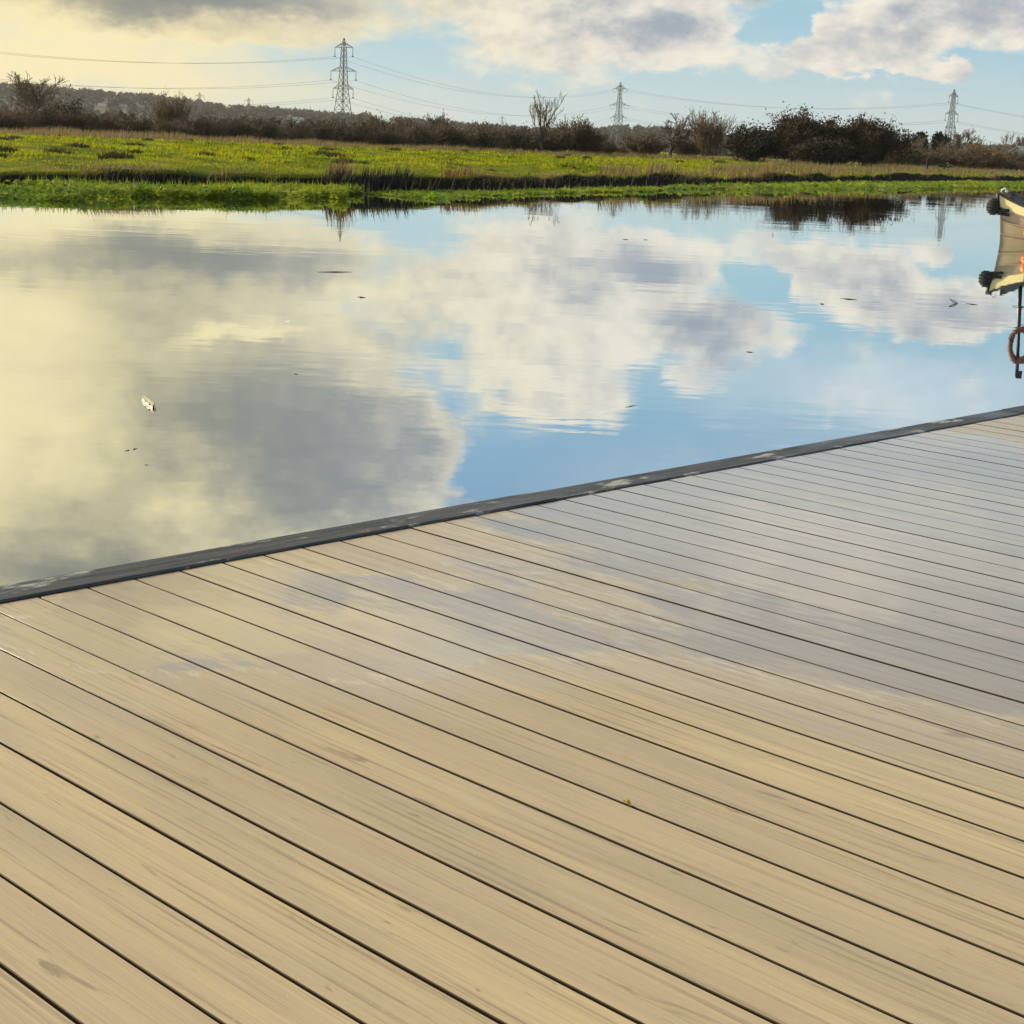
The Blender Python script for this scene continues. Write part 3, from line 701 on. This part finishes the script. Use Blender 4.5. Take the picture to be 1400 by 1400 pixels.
# reeds and dead stalks at the water's edge
def stalks(name, label, x0, x1, n, h0, h1, seed, M, tmin=-.5, tmax=.6):
    rng = np.random.default_rng(seed); x = rng.uniform(x0, x1, n)
    c = [ground(q, np.interp(q, [p[0] for p in foot_px], [p[1] for p in foot_px])) for q in x]
    X = np.array([p.x for p in c]); Y = Yb(X) + rag(X) + rng.uniform(tmin, tmax, n)
    z = np.maximum(zground(X, Y), 0) - .05
    o = blades(name, np.stack([X, Y, z], -1), rng.uniform(h0, h1, n), rng.uniform(.025, .05, n) * np.clip(Y / 45, .8, 2.5), M, .35, (.15, 0))
    return tag(o, label, 'reeds', kind='stuff')
stalks('reeds', 'clump of tan reeds on the bank at the inner end of the big weed mat', 440, 476, 170, .25, .6, 5, TAN, 0., 1.2)
stalks('reeds', 'dark brambly growth hanging down the bank between the two weed mats', 440, 560, 700, .25, .6, 6, simple('dark_bramble', (.05, .045, .03), (.03, .026, .02), .9, 2., src='pos'), -.3, .3)
stalks('reeds', 'russet dead grass on the bank right of the centre', 600, 650, 150, .2, .45, 8, foliage('russet_dead_grass', [(.26, .13, .06), (.2, .12, .06)], 2., .35), .3, 1.6)
stalks('reeds', 'scattered pale stalks along the foot of the bank', -20, 1000, 260, .2, .6, 9, TAN, -1.2, .4)
stalks('reeds', 'stand of tan and dark sedge on the bank before the small gnarled tree', 820, 1010, 420, .25, .7, 10, TAN, .2, 3.)
stalks('reeds', 'long rough tan grass along the bank below the thicket', 1000, 1420, 2600, .3, .7, 12, TAN, .3, 14.)

# ------------------------------------------------------------------ distant hill, wood and houses
HX = [-420, -150, 0, 60, 120, 200, 260, 310, 360, 430, 520, 600, 700, 800, 850, 920, 1000, 1120, 1250, 1400, 1600, 1900]
HT = [124, 114, 118, 122, 127, 134, 141, 148, 151, 157, 162, 170, 178, 182, 176, 180, 190, 196, 200, 204, 206, 210]
def build_hill():
    xs = np.linspace(-420, 1900, 240); rows = [(1500, 0.), (1750, .12), (2050, .38), (2400, .7), (2800, .95), (3000, 1.), (3300, .93), (4200, .5)]
    V = []
    for Y, f in rows:
        for x in xs:
            top = at(x, np.interp(x, HX, HT) + 3.5, 3000.).z
            d = ray(x, yh(x)); X = d.x / d.y * Y
            V.append((X, Y, (top + (vnoise(x * .03 + Y * .01, 8) - .5) * 6 * f) * f - (1 - f) * 2 + .5))
    nc = len(xs); i = (np.arange(len(rows) - 1)[:, None] * nc + np.arange(nc - 1)[None]).ravel()
    me = mesh_np('hill', V, np.stack([i, i + 1, i + nc + 1, i + nc], -1)); me.polygons.foreach_set('use_smooth', [True] * len(me.polygons))
    M, g, b = mat('hill_fields'); p = g.pos()
    f = g.noise(g.vm('MULTIPLY', p, (.006, .004, .01)), 1., 3, .5)
    g.put(b.inputs['Base Color'], g.mix(g.mr(f, .42, .58), (.05, .046, .024), (.068, .058, .03))); b.inputs['Roughness'].default_value = 1.
    tag(link('hill', me, M), kind='structure')
    def hz(x, Y):
        f = np.interp(Y, [r[0] for r in rows], [r[1] for r in rows]); return (at(x, float(np.interp(x, HX, HT)) + 3.5, 3000.).z) * f - (1 - f) * 2 + .5
    return hz
HILLZ = build_hill()
def far_wood():
    rng = np.random.default_rng(4); pts = []
    for k in range(6500):
        x = rng.uniform(-380, 1850); Y = rng.choice([rng.uniform(2850, 3050), rng.uniform(1700, 2850), rng.uniform(1500, 1750), rng.uniform(480, 900)], p=[.22, .52, .10, .16])
        if Y < 1000 and vnoise(np.array(x * .02), 3) < .35: continue
        if any(abs(x - hx) < (9 if hx == 140 else 5) and 1400 < Y < 2210 for hx in (140, 172, 195)) or (abs(x - 408) < 12 and Y < 1400) or (abs(x - 522) < 12): continue
        d = ray(x, yh(x)); X = d.x / d.y * Y
        z = HILLZ(x, Y) if Y > 1500 else .6
        r = rng.uniform(3.2, 7.5) if Y > 1000 else rng.uniform(1.6, 3.2); pts.append((X, Y, z, r))
    V = []; F = []
    for (X, Y, z, r) in pts:
        n = 46; c = rng.normal(0, 1, (n, 3)); c /= np.linalg.norm(c, axis=1)[:, None]; c *= rng.uniform(.45, 1, (n, 1)) * r * np.array([1., 1., .95])
        c += np.array([X, Y, z + r * .75]); u = rng.normal(0, 1, (n, 3)) * r * .22; v = rng.normal(0, 1, (n, 3)) * r * .22
        q = np.empty((n * 3, 3)); q[0::3] = c - u; q[1::3] = c + u; q[2::3] = c + v * 1.4; V.append(q)
    V = np.concatenate(V); M = foliage('far_bare_wood', [(.10, .082, .055), (.07, .06, .042), (.085, .085, .045)], .02, .15)
    tag(link('far_wood', mesh_np('far_wood', V, np.arange(len(V)).reshape(-1, 3)), M), 'hazy brown woodland covering the distant hill and valley', 'woodland', kind='stuff')
far_wood()
WHITE = simple('white_render', (.8, .77, .70), (.72, .70, .64), .7, 1.); ROOF = simple('dull_roof_tiles', (.16, .11, .09), (.11, .085, .075), .8, 1.)
PALEROOF = simple('pale_roof', (.55, .5, .44), (.46, .42, .38), .7, 1.); PANE = simple('dark_window_pane', (.03, .035, .04), None, .1)
def house(label, x, y, Y, w, d, h, rz, roof=ROOF, gable=True):
    p = at(x, y, Y); t = thing('house', label, 'house', (p.x, p.y, p.z - h - w * .12), rz)
    m = MB(); m.box((0, 0, h / 2 - 3), (w, d, h + 6)); rh = d * .42
    m.add([(-w / 2, -d / 2, h), (-w / 2, d / 2, h), (-w / 2, 0, h + rh), (w / 2, -d / 2, h), (w / 2, d / 2, h), (w / 2, 0, h + rh)], [(0, 1, 2), (3, 5, 4)]); m.build('wall', WHITE, t)
    r = MB(); o = .4
    for s in (-1, 1):
        a = [(-w / 2 - o, s * (d / 2 + o), h - rh * .08), (w / 2 + o, s * (d / 2 + o), h - rh * .08), (w / 2 + o, 0, h + rh + .05), (-w / 2 - o, 0, h + rh + .05)]
        b = [(p_[0], p_[1], p_[2] + .25) for p_ in a]; r.add(a + b, [(0, 1, 2, 3), (7, 6, 5, 4), (0, 4, 5, 1), (1, 5, 6, 2), (3, 2, 6, 7), (0, 3, 7, 4)])
    ro = r.build('roof', roof, t); c = MB(); c.box((w * .3, 0, h + rh + .6), (.9, .9, 2.)); c.build('chimney', ROOF, ro)
    for k in (-.3, .3):
        for zz in ((.3, .72) if h > 4.5 else (.5,)):
            q = MB(); q.box((w * k, -d / 2 - .03, h * zz), (1.3, .08, 1.3)); q.build('window', PANE, t)
house('small white house on the hill, with a long pale roof', 140, 144, 2190, 11, 8, 3.6, .3, PALEROOF)
house('narrow white house on the hill, left of the feathery trees, its gable facing us', 172, 144.5, 2190, 4, 7, 6, 1.3)
house('lone white house nearest the pale feathery trees', 195, 146, 2190, 4, 6, 7, 1.2)
house('white gabled house showing over the hedge right of the tall pylon', 522, 175, 800, 4, 6, 3.4, 1.1, PALEROOF)
house('cream cottage half hidden below the left of the tall pylon', 408, 163, 1350, 9, 6, 3, .1, PALEROOF)
house('pale shed with pitched roof at the right edge behind the bank', 1396, 209, 330, 5.2, 4, 2.4, 1.0, PALEROOF)

# ------------------------------------------------------------------ pylons and their wires
STEEL = simple('weathered_galvanised_steel', (.16, .20, .18), (.11, .14, .13), .6, .4, metal=.2)
GLASSY = simple('brown_insulator', (.08, .09, .08), None, .4); WIRE = simple('dark_aluminium_wire', (.10, .10, .10), None, .6)
ARMS = [(45.4, 5.9), (33.9, 8.3), (25.2, 6.7)]
def pylon_shape(t, tension=False, scale=1.):
    def half(z): return float(np.interp(z, [0, 10, 26, 34, 46, 50], [4.6, 3.5, 1.75, 1.35, .85, .12]))
    m = MB(); zs = [0, 5.5, 10.5, 15, 19, 22.5, 25.2, 28, 31, 33.9, 36.8, 39.7, 42.6, 45.4, 48]
    for a in (-1, 1):
        for b in (-1, 1): m.tube([(a * half(z), b * half(z), z) for z in zs + [50]], .17, 4, smooth=False)
    C = [(-1, -1), (1, -1), (1, 1), (-1, 1)]
    for z0, z1 in zip(zs, zs[1:]):
        for k in range(4):
            a, b = C[k], C[(k + 1) % 4]; P = lambda c, z: (c[0] * half(z), c[1] * half(z), z)
            m.tube([P(a, z0), P(b, z1)], .10, 3, smooth=False); m.tube([P(b, z0), P(a, z1)], .10, 3, smooth=False); m.tube([P(a, z1), P(b, z1)], .09, 3, smooth=False)
    kid(m.build('tower', STEEL, t)); ends = []
    for z, L in ARMS:
        c = MB(); hf = half(z)
        for s in (-1, 1):
            for b in (-1, 1):
                c.tube([(s * hf, b * hf, z), (s * L, 0, z)], .14, 4, smooth=False); c.tube([(s * hf, b * half(z + 2.2), z + 2.2), (s * L, 0, z)], .12, 4, smooth=False)
                for f in (.25, .5, .75): c.tube([(s * (hf + (L - hf) * f), b * hf * (1 - f), z), (s * (hf + (L - hf) * (f - .12)), b * half(z + 2.2) * (1 - f + .12), z + 2.2 * (1 - f + .12))], .07, 3, smooth=False)
        kid(c.build('cross_arm', STEEL, t))
        for s in (-1, 1):
            q = MB()
            if tension:
                for b in (-1, 1): q.tube([(s * L, 0, z), (s * L, b * 2.5, z - .5)], .16, 6)
                q.tube([(s * L, -2.5, z - .5), (s * L, -1.5, z - 2.6), (s * L, 0, z - 3.3), (s * L, 1.5, z - 2.6), (s * L, 2.5, z - .5)], .08, 4)
            else: q.tube([(s * L, 0, z), (s * L, 0, z - 4.2)], .14, 6); q.ball((s * L, 0, z - 4.3), (.5, .5, .35), 8, 6)
            kid(q.build('insulator', GLASSY, t))
def on_px(x, ytop, Y, H=50.):
    p = at(x, ytop, Y); return Vector((p.x, p.y, p.z - H))
P1 = on_px(470.5, 52, 50 / 134 * 2257); P2 = on_px(848.5, 112, 50 / 93 * 2257); P3 = on_px(1305, 122, 50 / 102 * 2257)
d0 = ray(-420, yh(-420)); P0 = Vector((d0.x / d0.y * 640, 640, 0)); d4 = ray(1800, yh(1800)); P4 = Vector((d4.x / d4.y * 1420, 1420, 0))
def rz_of(a, b): v = b - a; return math.atan2(v.y, v.x) - math.pi / 2
R1, R2, R3 = rz_of(P0, P2), rz_of(P1, P3), R_(46.5)
py = thing('pylon', 'tallest lattice pylon, three tiers of arms, left of the middle', 'pylon', P1, R1); pylon_shape(py)
p2 = thing('pylon', 'second pylon near the middle, with looped wires at its arm ends', 'pylon', P2, R2); pylon_shape(p2, True)
dup(py, P3, R3, (1, 1, 1), 'narrow looking pylon at the right, above the evergreen trees')
FARL = [(273, 126, 2100, 'tiny far pylon on the hill right of the pale feathery trees'), (340, 133, 2300, 'tiny far pylon between the hill and the tall pylon'), (687, 158, 2900, 'faintest tiny pylon, left of the tall bare tree')]
for x, y, Y, l in FARL: dup(py, on_px(x, y, Y), R1 + .5, (1, 1, 1), l)
def arm_pts(P, rz, dz=-4.4):
    Q = Matrix.Rotation(rz, 3, 'Z'); return [P + Q @ Vector((s * L, 0, z + dz)) for z, L in ARMS for s in (-1, 1)]
def wires(A, B, sag, label, group, r):
    for a, b in zip(A, B):
        n = 26; pts = []
        for i in range(n + 1):
            f = i / n; p = a.lerp(b, f); p.z -= sag * 4 * f * (1 - f); pts.append(p)
        m = MB(); m.tube(pts, r, 3); tag(m.build('power_line', WIRE), label, 'power line', group)
W1, W2, W3 = arm_pts(P1, R1), arm_pts(P2, R2, -.5), arm_pts(P3, R3)
wires(arm_pts(P0, R1), W1, 11, 'sagging wire running left from the tallest pylon', 'wires left of the tallest pylon', .055)
wires(W1, W2, 12, 'sagging wire between the tallest pylon and the second pylon', 'wires between the first two pylons', .05)
wires(W2, W3, 8, 'sagging wire between the second pylon and the right hand pylon', 'wires between the second and right hand pylons', .06)
wires(W3, arm_pts(P4, R3), 10, 'sagging wire running off right from the right hand pylon', 'wires right of the right hand pylon', .055)

# ------------------------------------------------------------------ broken fence by the right bank
def broken_fence():
    wood = simple('weathered_grey_timber', (.30, .25, .18), (.2, .17, .13), .85, 3.); dk = simple('dark_wet_wood', (.05, .042, .035), (.035, .03, .025), .8, 3.)
    p = spot(1268, 178); t = thing('broken_fence', 'collapsed timber fence on the bank with one dark post and fallen rails', 'fence', p)
    for i, (dx, h) in enumerate(((0, 1.5), (1.15, 1.0), (2.35, .95), (3.4, .8))):
        m = MB(); m.box((dx, .15 * i, h / 2 - .2), (.2 if i == 0 else .14, .16, h + .3)); m.build('post', dk if i == 0 else wood, t)
    for a, b, mm in (((0, -.12, 1.05), (2.4, .1, .62), dk), ((.5, -.1, .35), (1.5, .1, .9), wood), ((2.1, 0, 1.05), (3.6, .35, .45), wood), ((1.2, .0, .8), (2.4, .2, .3), dk)):
        m = MB(); v = Vector(b) - Vector(a); m.tube([a, b], .07, 5, smooth=False); m.build('rail', mm, t)
broken_fence()

# ------------------------------------------------------------------ khaki boat moored at the right
def build_boat():
    st = ground(1366.5, 333, 0); azb = math.atan2(st.x, st.y)
    t = thing('moored_boat', 'khaki river boat with cream band and black bow fender, cut by the right edge', 'boat', st, -azb - .03)
    # local +x aft (to the right), +y away from the camera side
    Lh = 12.5
    def sheer(x): return .60 + .46 * math.exp(-x / .62) + .02 * math.exp(-max(0, 12.5 - x))
    def hw(x, k):               # half width at height fraction k (0 keel .. 1 gunwale)
        full = 1.02 * (.80 + .20 * k); n = max(0., min(1., x / 3.0)); s = 1 - (1 - n) ** 2.1
        tail = max(0., min(1., (Lh - x) / 1.6)); s *= (1 - (1 - tail) ** 3) * .3 + .7 if x > Lh - 1.6 else 1
        return max(.035, full * s)
    def stem(z): return -.13 * max(0., z) ** 1.6 / 1.06 ** 1.6 + (.12 * -z if z < 0 else 0)
    stn = [0, .03, .08, .15, .25, .38, .55, .75, 1., 1.3, 1.7, 2.2, 3., 4.5, 6.5, 8.5, 10.5, 11.5, 12, 12.3, 12.5]
    ks = [-.3, 0, .15, .3, .45, .6, .72]
    def P(x, k, side, off=0.):
        z = sheer(x) * k if k >= 0 else k; kk = max(0, k)
        fade = max(0., 1 - x / 1.2)
        return Vector((x + stem(z) * fade, side * (hw(x, kk) + off), z))
    def skin(m, k0, k1, n, off=0., x0=0., x1=Lh):
        xs = [x0] + [q for q in stn if x0 < q < x1] + [x1]
        for s in (-1, 1):
            m.grid([[P(x, k0 + (k1 - k0) * j / n, s, off) for j in range(n + 1)] for x in xs])
    khaki = simple('khaki_hull_paint', (.40, .315, .185), (.34, .265, .15), .35, 2.5, bump=.05)
    cream = simple('cream_yellow_paint', (.93, .80, .38), (.90, .75, .32), .35, 2.); white = simple('white_boat_paint', (.82, .80, .74), (.76, .73, .67), .35, 2.)
    black = simple('black_gunwale_rubber', (.015, .015, .017), (.025, .025, .026), .45, 6.); rope = simple('black_rope', (.02, .018, .017), (.035, .032, .03), .8, 40., bump=.6)
    greyp = simple('grey_joint_strip', (.33, .32, .28), (.27, .26, .23), .5, 3.); rust = simple('weathered_brown', (.22, .09, .045), (.13, .055, .03), .6, 9., bump=.3)
    m = MB(); skin(m, -.3, .735, 8)
    m.grid([[P(0, k, -1), P(0, k, 1)] for k in [-.3 + 1.035 * j / 8 for j in range(9)]]); m.grid([[P(Lh, k, -1), P(Lh, k, 1)] for k in (-.3, .3, .735)])
    m.build('hull', khaki, t)
    m = MB(); skin(m, .735, .985, 3, .012, 0., .60); m.grid([[P(0, k, -1, .012), P(0, k, 1, .012)] for k in (.735, .86, .985)]); m.build('cream_band', cream, t)
    m = MB(); skin(m, .735, .985, 3, .014, .60, .70); m.build('joint_strip', greyp, t)
    m = MB(); skin(m, .735, .985, 3, .012, .70, Lh); m.build('white_band', white, t)
    for k, r in ((.995, .032), (.725, .016), (.47, .018), (.20, .02)):
        m = MB()
        for s in (-1, 1): m.tube([P(x, k, s, .012) for x in stn], r, 6)
        if k > .9: m.tube([P(0, kk, -1, .05) + Vector((-.02, .05, 0)) for kk in (.74, .86, 1.0)], .035, 6)
        m.build('gunwale_trim' if k > .9 else 'rubbing_strake', black if k > .9 else khaki, t)
    m = MB(); m.grid([[P(x, .95, -1), P(x, .95, 0) + Vector((0, 0, .03)), P(x, .95, 1)] for x in stn]); m.build('foredeck', black, t)
    # black rope fender on the stem
    m = MB(); c = Vector((-.205, 0, .76))
    m.ball(c, (.135, .15, .155), 20, 14)
    for j in range(7):
        a = -1.2 + j * .4; q = math.cos(a) * .14; m.ring(c + Vector((0, 0, 0)), 0, .001)
        pts = [c + Vector((q * math.cos(u) * .98, q * math.sin(u) * 1.08, .155 * math.sin(a) + .012 * math.sin(5 * u))) for u in [2 * math.pi * i / 20 for i in range(21)]]
        m.tube(pts, .022, 5)
    m.build('bow_fender', rope, t)
    m = MB(); m.tube([(-.10, -.05, .70), (.0, -.09, .69), (.12, -.15, .70)], .035, 6); m.tube([(-.12, .0, .63), (.02, -.08, .615), (.13, -.14, .60)], .03, 6)
    m.tube([(-.13, 0, .86), (-.1, 0, .98), (-.05, 0, 1.04)], .022, 6); m.tube([(-.1, -.06, .66), (0, -.1, .64)], .02, 6); m.build('fender_rope', rope, t)
    m = MB(); m.tube([(-.07, 0, 1.0), (-.07, 0, 1.12), (.0, 0, 1.15), (.03, -.02, 1.1)], .022, 6); m.ball((.03, -.02, 1.09), .03, 8, 6); m.build('bow_cleat', white, t)
    # cabin, outside the picture
    cb = MB(); cb.box((7.2, 0, .95), (7.4, 1.6, 1.1)); cab = cb.build('cabin', white, t)
    ro = MB(); ro.grid([[Vector((x, y, 1.52 + .08 * (1 - (y / .85) ** 2))) for y in (-.86, -.5, 0, .5, .86)] for x in (3.4, 7, 11)]); ro.build('cabin_roof', khaki, t)
    for x in (4.6, 6.3, 8., 9.7):
        for s in (-1, 1):
            w = MB(); w.box((x, s * .805, 1.1), (.9, .03, .42)); w.build('cabin_window', PANE, cab)
    # mast
    m = MB(); b0 = Vector((.52, -.12, .7)); b1 = Vector((.66, -.12, 2.78)); m.tube([b0, b1], .036, 8); m.tube([(.40, -.12, 1.27), (.64, -.12, 1.29)], .022, 6)
    m.box((.70, -.12, 2.72), (.12, .08, .16)); m.box((.70, -.12, 2.42), (.16, .08, .14)); m.build('mast', black, t)
    m = MB(); m.tube([(.47, -.1, .75), (.53, -.1, 1.28), (.6, -.1, 1.9)], .022, 6); m.build('mast_stay', white, t)
    bpy.context.view_layer.update(); Mw = t.matrix_world
    def put(o, p): o.location = Mw @ Vector(p); o.rotation_euler = (0, 0, t.rotation_euler.z)
    # separate things on the boat
    r = MB(); r.ring((0, 0, 0), .33, .085, sx=.62); rg = thing('lifebuoy', 'weathered brown ring hung on the boat mast, seen only mirrored in the river', 'lifebuoy'); put(rg, (.66, -.22, 2.1)); r.build('ring', rust, rg)
    r = MB()
    for a in (.3, 1.87, 3.44, 5.01): r.tube([(.33 * .62 * math.cos(a) + dx * .62, dy, .33 * math.sin(a) + dz) for dx, dy, dz in ((-.09 * math.cos(a), -.09, -.09 * math.sin(a)), (.09 * math.cos(a), -.09, .09 * math.sin(a)))], .02, 5)
    r.build('binding', black, rg)
    orange = simple('orange_fender_rubber', (.85, .20, .03), (.7, .15, .03), .35, 6.)
    f = thing('orange_fender', 'ribbed orange fender hanging against the khaki hull at the right edge', 'fender'); put(f, (.62, -.60, .36))
    r = MB(); r.ball((0, 0, .09), (.15, .15, .12)); r.ball((0, 0, -.09), (.15, .15, .12)); r.build('float', orange, f)
    r = MB(); r.tube([(0, 0, .2), (.02, .08, .40)], .012, 5); r.build('lanyard', rope, f)
    # tarpaulin heaped on the foredeck
    rn = random.Random(2); G2 = []
    for i in range(15):
        x = .12 + i * .13; row = []
        for j in range(9):
            y = (j / 8 - .5) * 2 * hw(x, 1) * .95; q = math.sin(math.pi * j / 8) ** .5
            row.append(Vector((x, y, sheer(x) * .96 + .02 + q * (.05 + .10 * rn.random() + .05 * math.sin(i * .9)))))
        G2.append(row)
    tp = MB(); tp.grid(G2); o = tp.build('tarpaulin', simple('black_teal_tarpaulin', (.012, .016, .018), (.03, .06, .06), .3, 9.)); put(o, (0, 0, 0)); tag(o, 'crumpled black tarpaulin heaped on the bow of the khaki boat', 'tarpaulin')
build_boat()

# ------------------------------------------------------------------ flotsam on the river and the leaf on the deck
DRIFT = simple('sodden_dark_wood', (.045, .035, .022), (.03, .024, .016), .5, 20.)
def stick(x0, y0, x1, y1, r, label, cat='twig', bend=0.):
    a, b = ground(x0, y0), ground(x1, y1); c = a.lerp(b, .5); n = (b - a).cross(Vector((0, 0, 1))).normalized(); m = MB()
    m.tube([Vector((0, 0, -.2 * r)) + (a - c), n * bend * (b - a).length + Vector((0, 0, r * .5)), b - c], [r * .7, r, r * .35], 6)
    o = m.build('twig' if cat == 'twig' else 'drift_' + cat, DRIFT); o.location = c; return tag(o, label, cat)
stick(434, 372, 482, 372, 0.0066, 'long thin straight stick floating left of the mirrored clouds', 'stick')
stick(489, 406, 500, 407, 0.0066, 'short dark twig floating just below the long thin stick', bend=.2)
stick(1149, 408, 1172, 410, 0.0066, 'brown twig floating on the pale cloud reflection toward the right', bend=.1)
stick(1121, 415.5, 1127, 416, 0.0066, 'tiny dark speck of wood floating left of the brown twig')
stick(1019, 481, 1030, 482, 0.0040, 'small twig floating on the grey cloud reflection below the big white one')
stick(851, 327, 859, 328, 0.0079, 'left of two dark specks of wood floating near the second pylon reflection')
stick(879, 328, 886, 328, 0.0053, 'right of two dark specks of wood floating near the second pylon reflection')
stick(170, 617, 176, 614, 0.0026, 'tiny twig floating below the pale scrap, left of its neighbour', bend=.2)
stick(182, 615, 188, 613.5, 0.0031, 'tiny twig floating below the pale scrap, right of its neighbour', bend=-.2)
stick(197, 635.5, 203, 636, 0.0018, 'faint sliver of bark floating lowest under the pale scrap')
stick(400, 511, 408, 512, 0.0026, 'faint twig floating on the big grey cloud reflection')
stick(855, 557, 870, 554, 0.0026, 'faint twig floating at the tip of the white cloud reflection')
def vtwig():
    t = thing('forked_twig', 'forked V shaped twig lying on the water left of the boat', 'twig', ground(1309, 415)); c = t.location
    for q in ((1298, 408.5), (1297, 419.5)):
        p = ground(*q) - c; m = MB(); m.tube([(0, 0, 0), p * .5 + Vector((0, 0, .012)), p], [.007, .006, .004], 5); m.build('branch', DRIFT, t)
vtwig()
stick(1321, 415, 1337, 417, 0.0059, 'knobbly dark twig between the forked twig and the boat', bend=.08)
def scrap():
    p = ground(203, 553); t = thing('drift_scrap', 'pale folded scrap with two dark holes floating on the left', 'debris', p)
    a, b = ground(196, 547.5) - p, ground(210, 558.5) - p; d = (b - a); n = Vector((0, 0, 1)).cross(d).normalized(); L = d.length
    pale = simple('pale_bleached_scrap', (.66, .60, .47), (.55, .46, .32), .6, 20.)
    m = MB(); rows = []
    for i in range(9):
        f = i / 8; w = .017 * math.sin(math.pi * (.12 + .82 * f)) ** .6; c = a + d * f
        rows.append([c + n * w * s + Vector((0, 0, z)) for s, z in ((-1, .004), (-.55, .022), (-.1, .012), (.25, .03), (.7, .026), (1, .004))])
    m.grid(rows); m.grid([[q - Vector((0, 0, .006)) for q in r] for r in rows]); m.build('shell', pale, t)
    for f in (.45, .82):
        h = MB(); h.ball(a + d * f - n * .012 + Vector((0, 0, .016)), (.0055, .0055, .005), 10, 8); h.build('hole', simple('dark_hole', (.01, .008, .006), None, .8), t)
    m = MB(); m.tube([b * .8, b + n * .004 + Vector((0, 0, .012)), b * 1.45], [.005, .004, .002], 5); m.build('stem', DRIFT, t)
scrap()
def speck():
    p = ground(395, 441); m = MB(); m.grid([[Vector((x * .035, y * .022, .004 + .012 * (1 - x * x) * (.5 + y * .4))) for y in (-1, -.3, .4, 1)] for x in (-1, -.4, .3, 1)])
    o = m.build('feather', simple('white_feather', (.85, .83, .78), None, .8)); o.location = p; tag(o, 'small white feather floating on the river left of centre', 'feather')
speck()
def leaf():
    q = dloc(868, 1096.5); q.y = OFF + round((q.y - OFF) / SP) * SP; p = Mdeck @ q + Vector((0, 0, .002)); m = MB(); rows = []
    for i in range(8):
        f = i / 7; w = .0055 * math.sin(math.pi * min(1, f * .96 + .04)) ** .8
        rows.append([Vector((f * .020 - .010, s * w, .004 * abs(s) + .004 * math.sin(f * 5))) for s in (-1, -.5, 0, .5, 1)])
    m.grid(rows); o = m.build('fallen_leaf', simple('yellow_leaf', (.62, .34, .03), (.42, .2, .02), .5, 120.)); o.location = p; o.rotation_euler = (0, .1, rot_e - 1.2 - .35)
    tag(o, 'tiny yellow leaf caught in a gap between two deck boards', 'leaf')
leaf()

# ------------------------------------------------------------------ thin haze over the valley
def haze():
    m = MB(); m.box((500, 2000, 48), (4400, 5000, 104)); M = bpy.data.materials.new('valley_haze'); M.use_nodes = True; t = M.node_tree; t.nodes.clear()
    o = t.nodes.new('ShaderNodeOutputMaterial'); v = t.nodes.new('ShaderNodeVolumePrincipled'); v.inputs['Color'].default_value = (.95, .93, .88, 1); v.inputs['Density'].default_value = .00006; v.inputs['Anisotropy'].default_value = .3
    t.links.new(v.outputs[0], o.inputs['Volume']); tag(m.build('haze', M), kind='stuff')
if HAZE: haze()
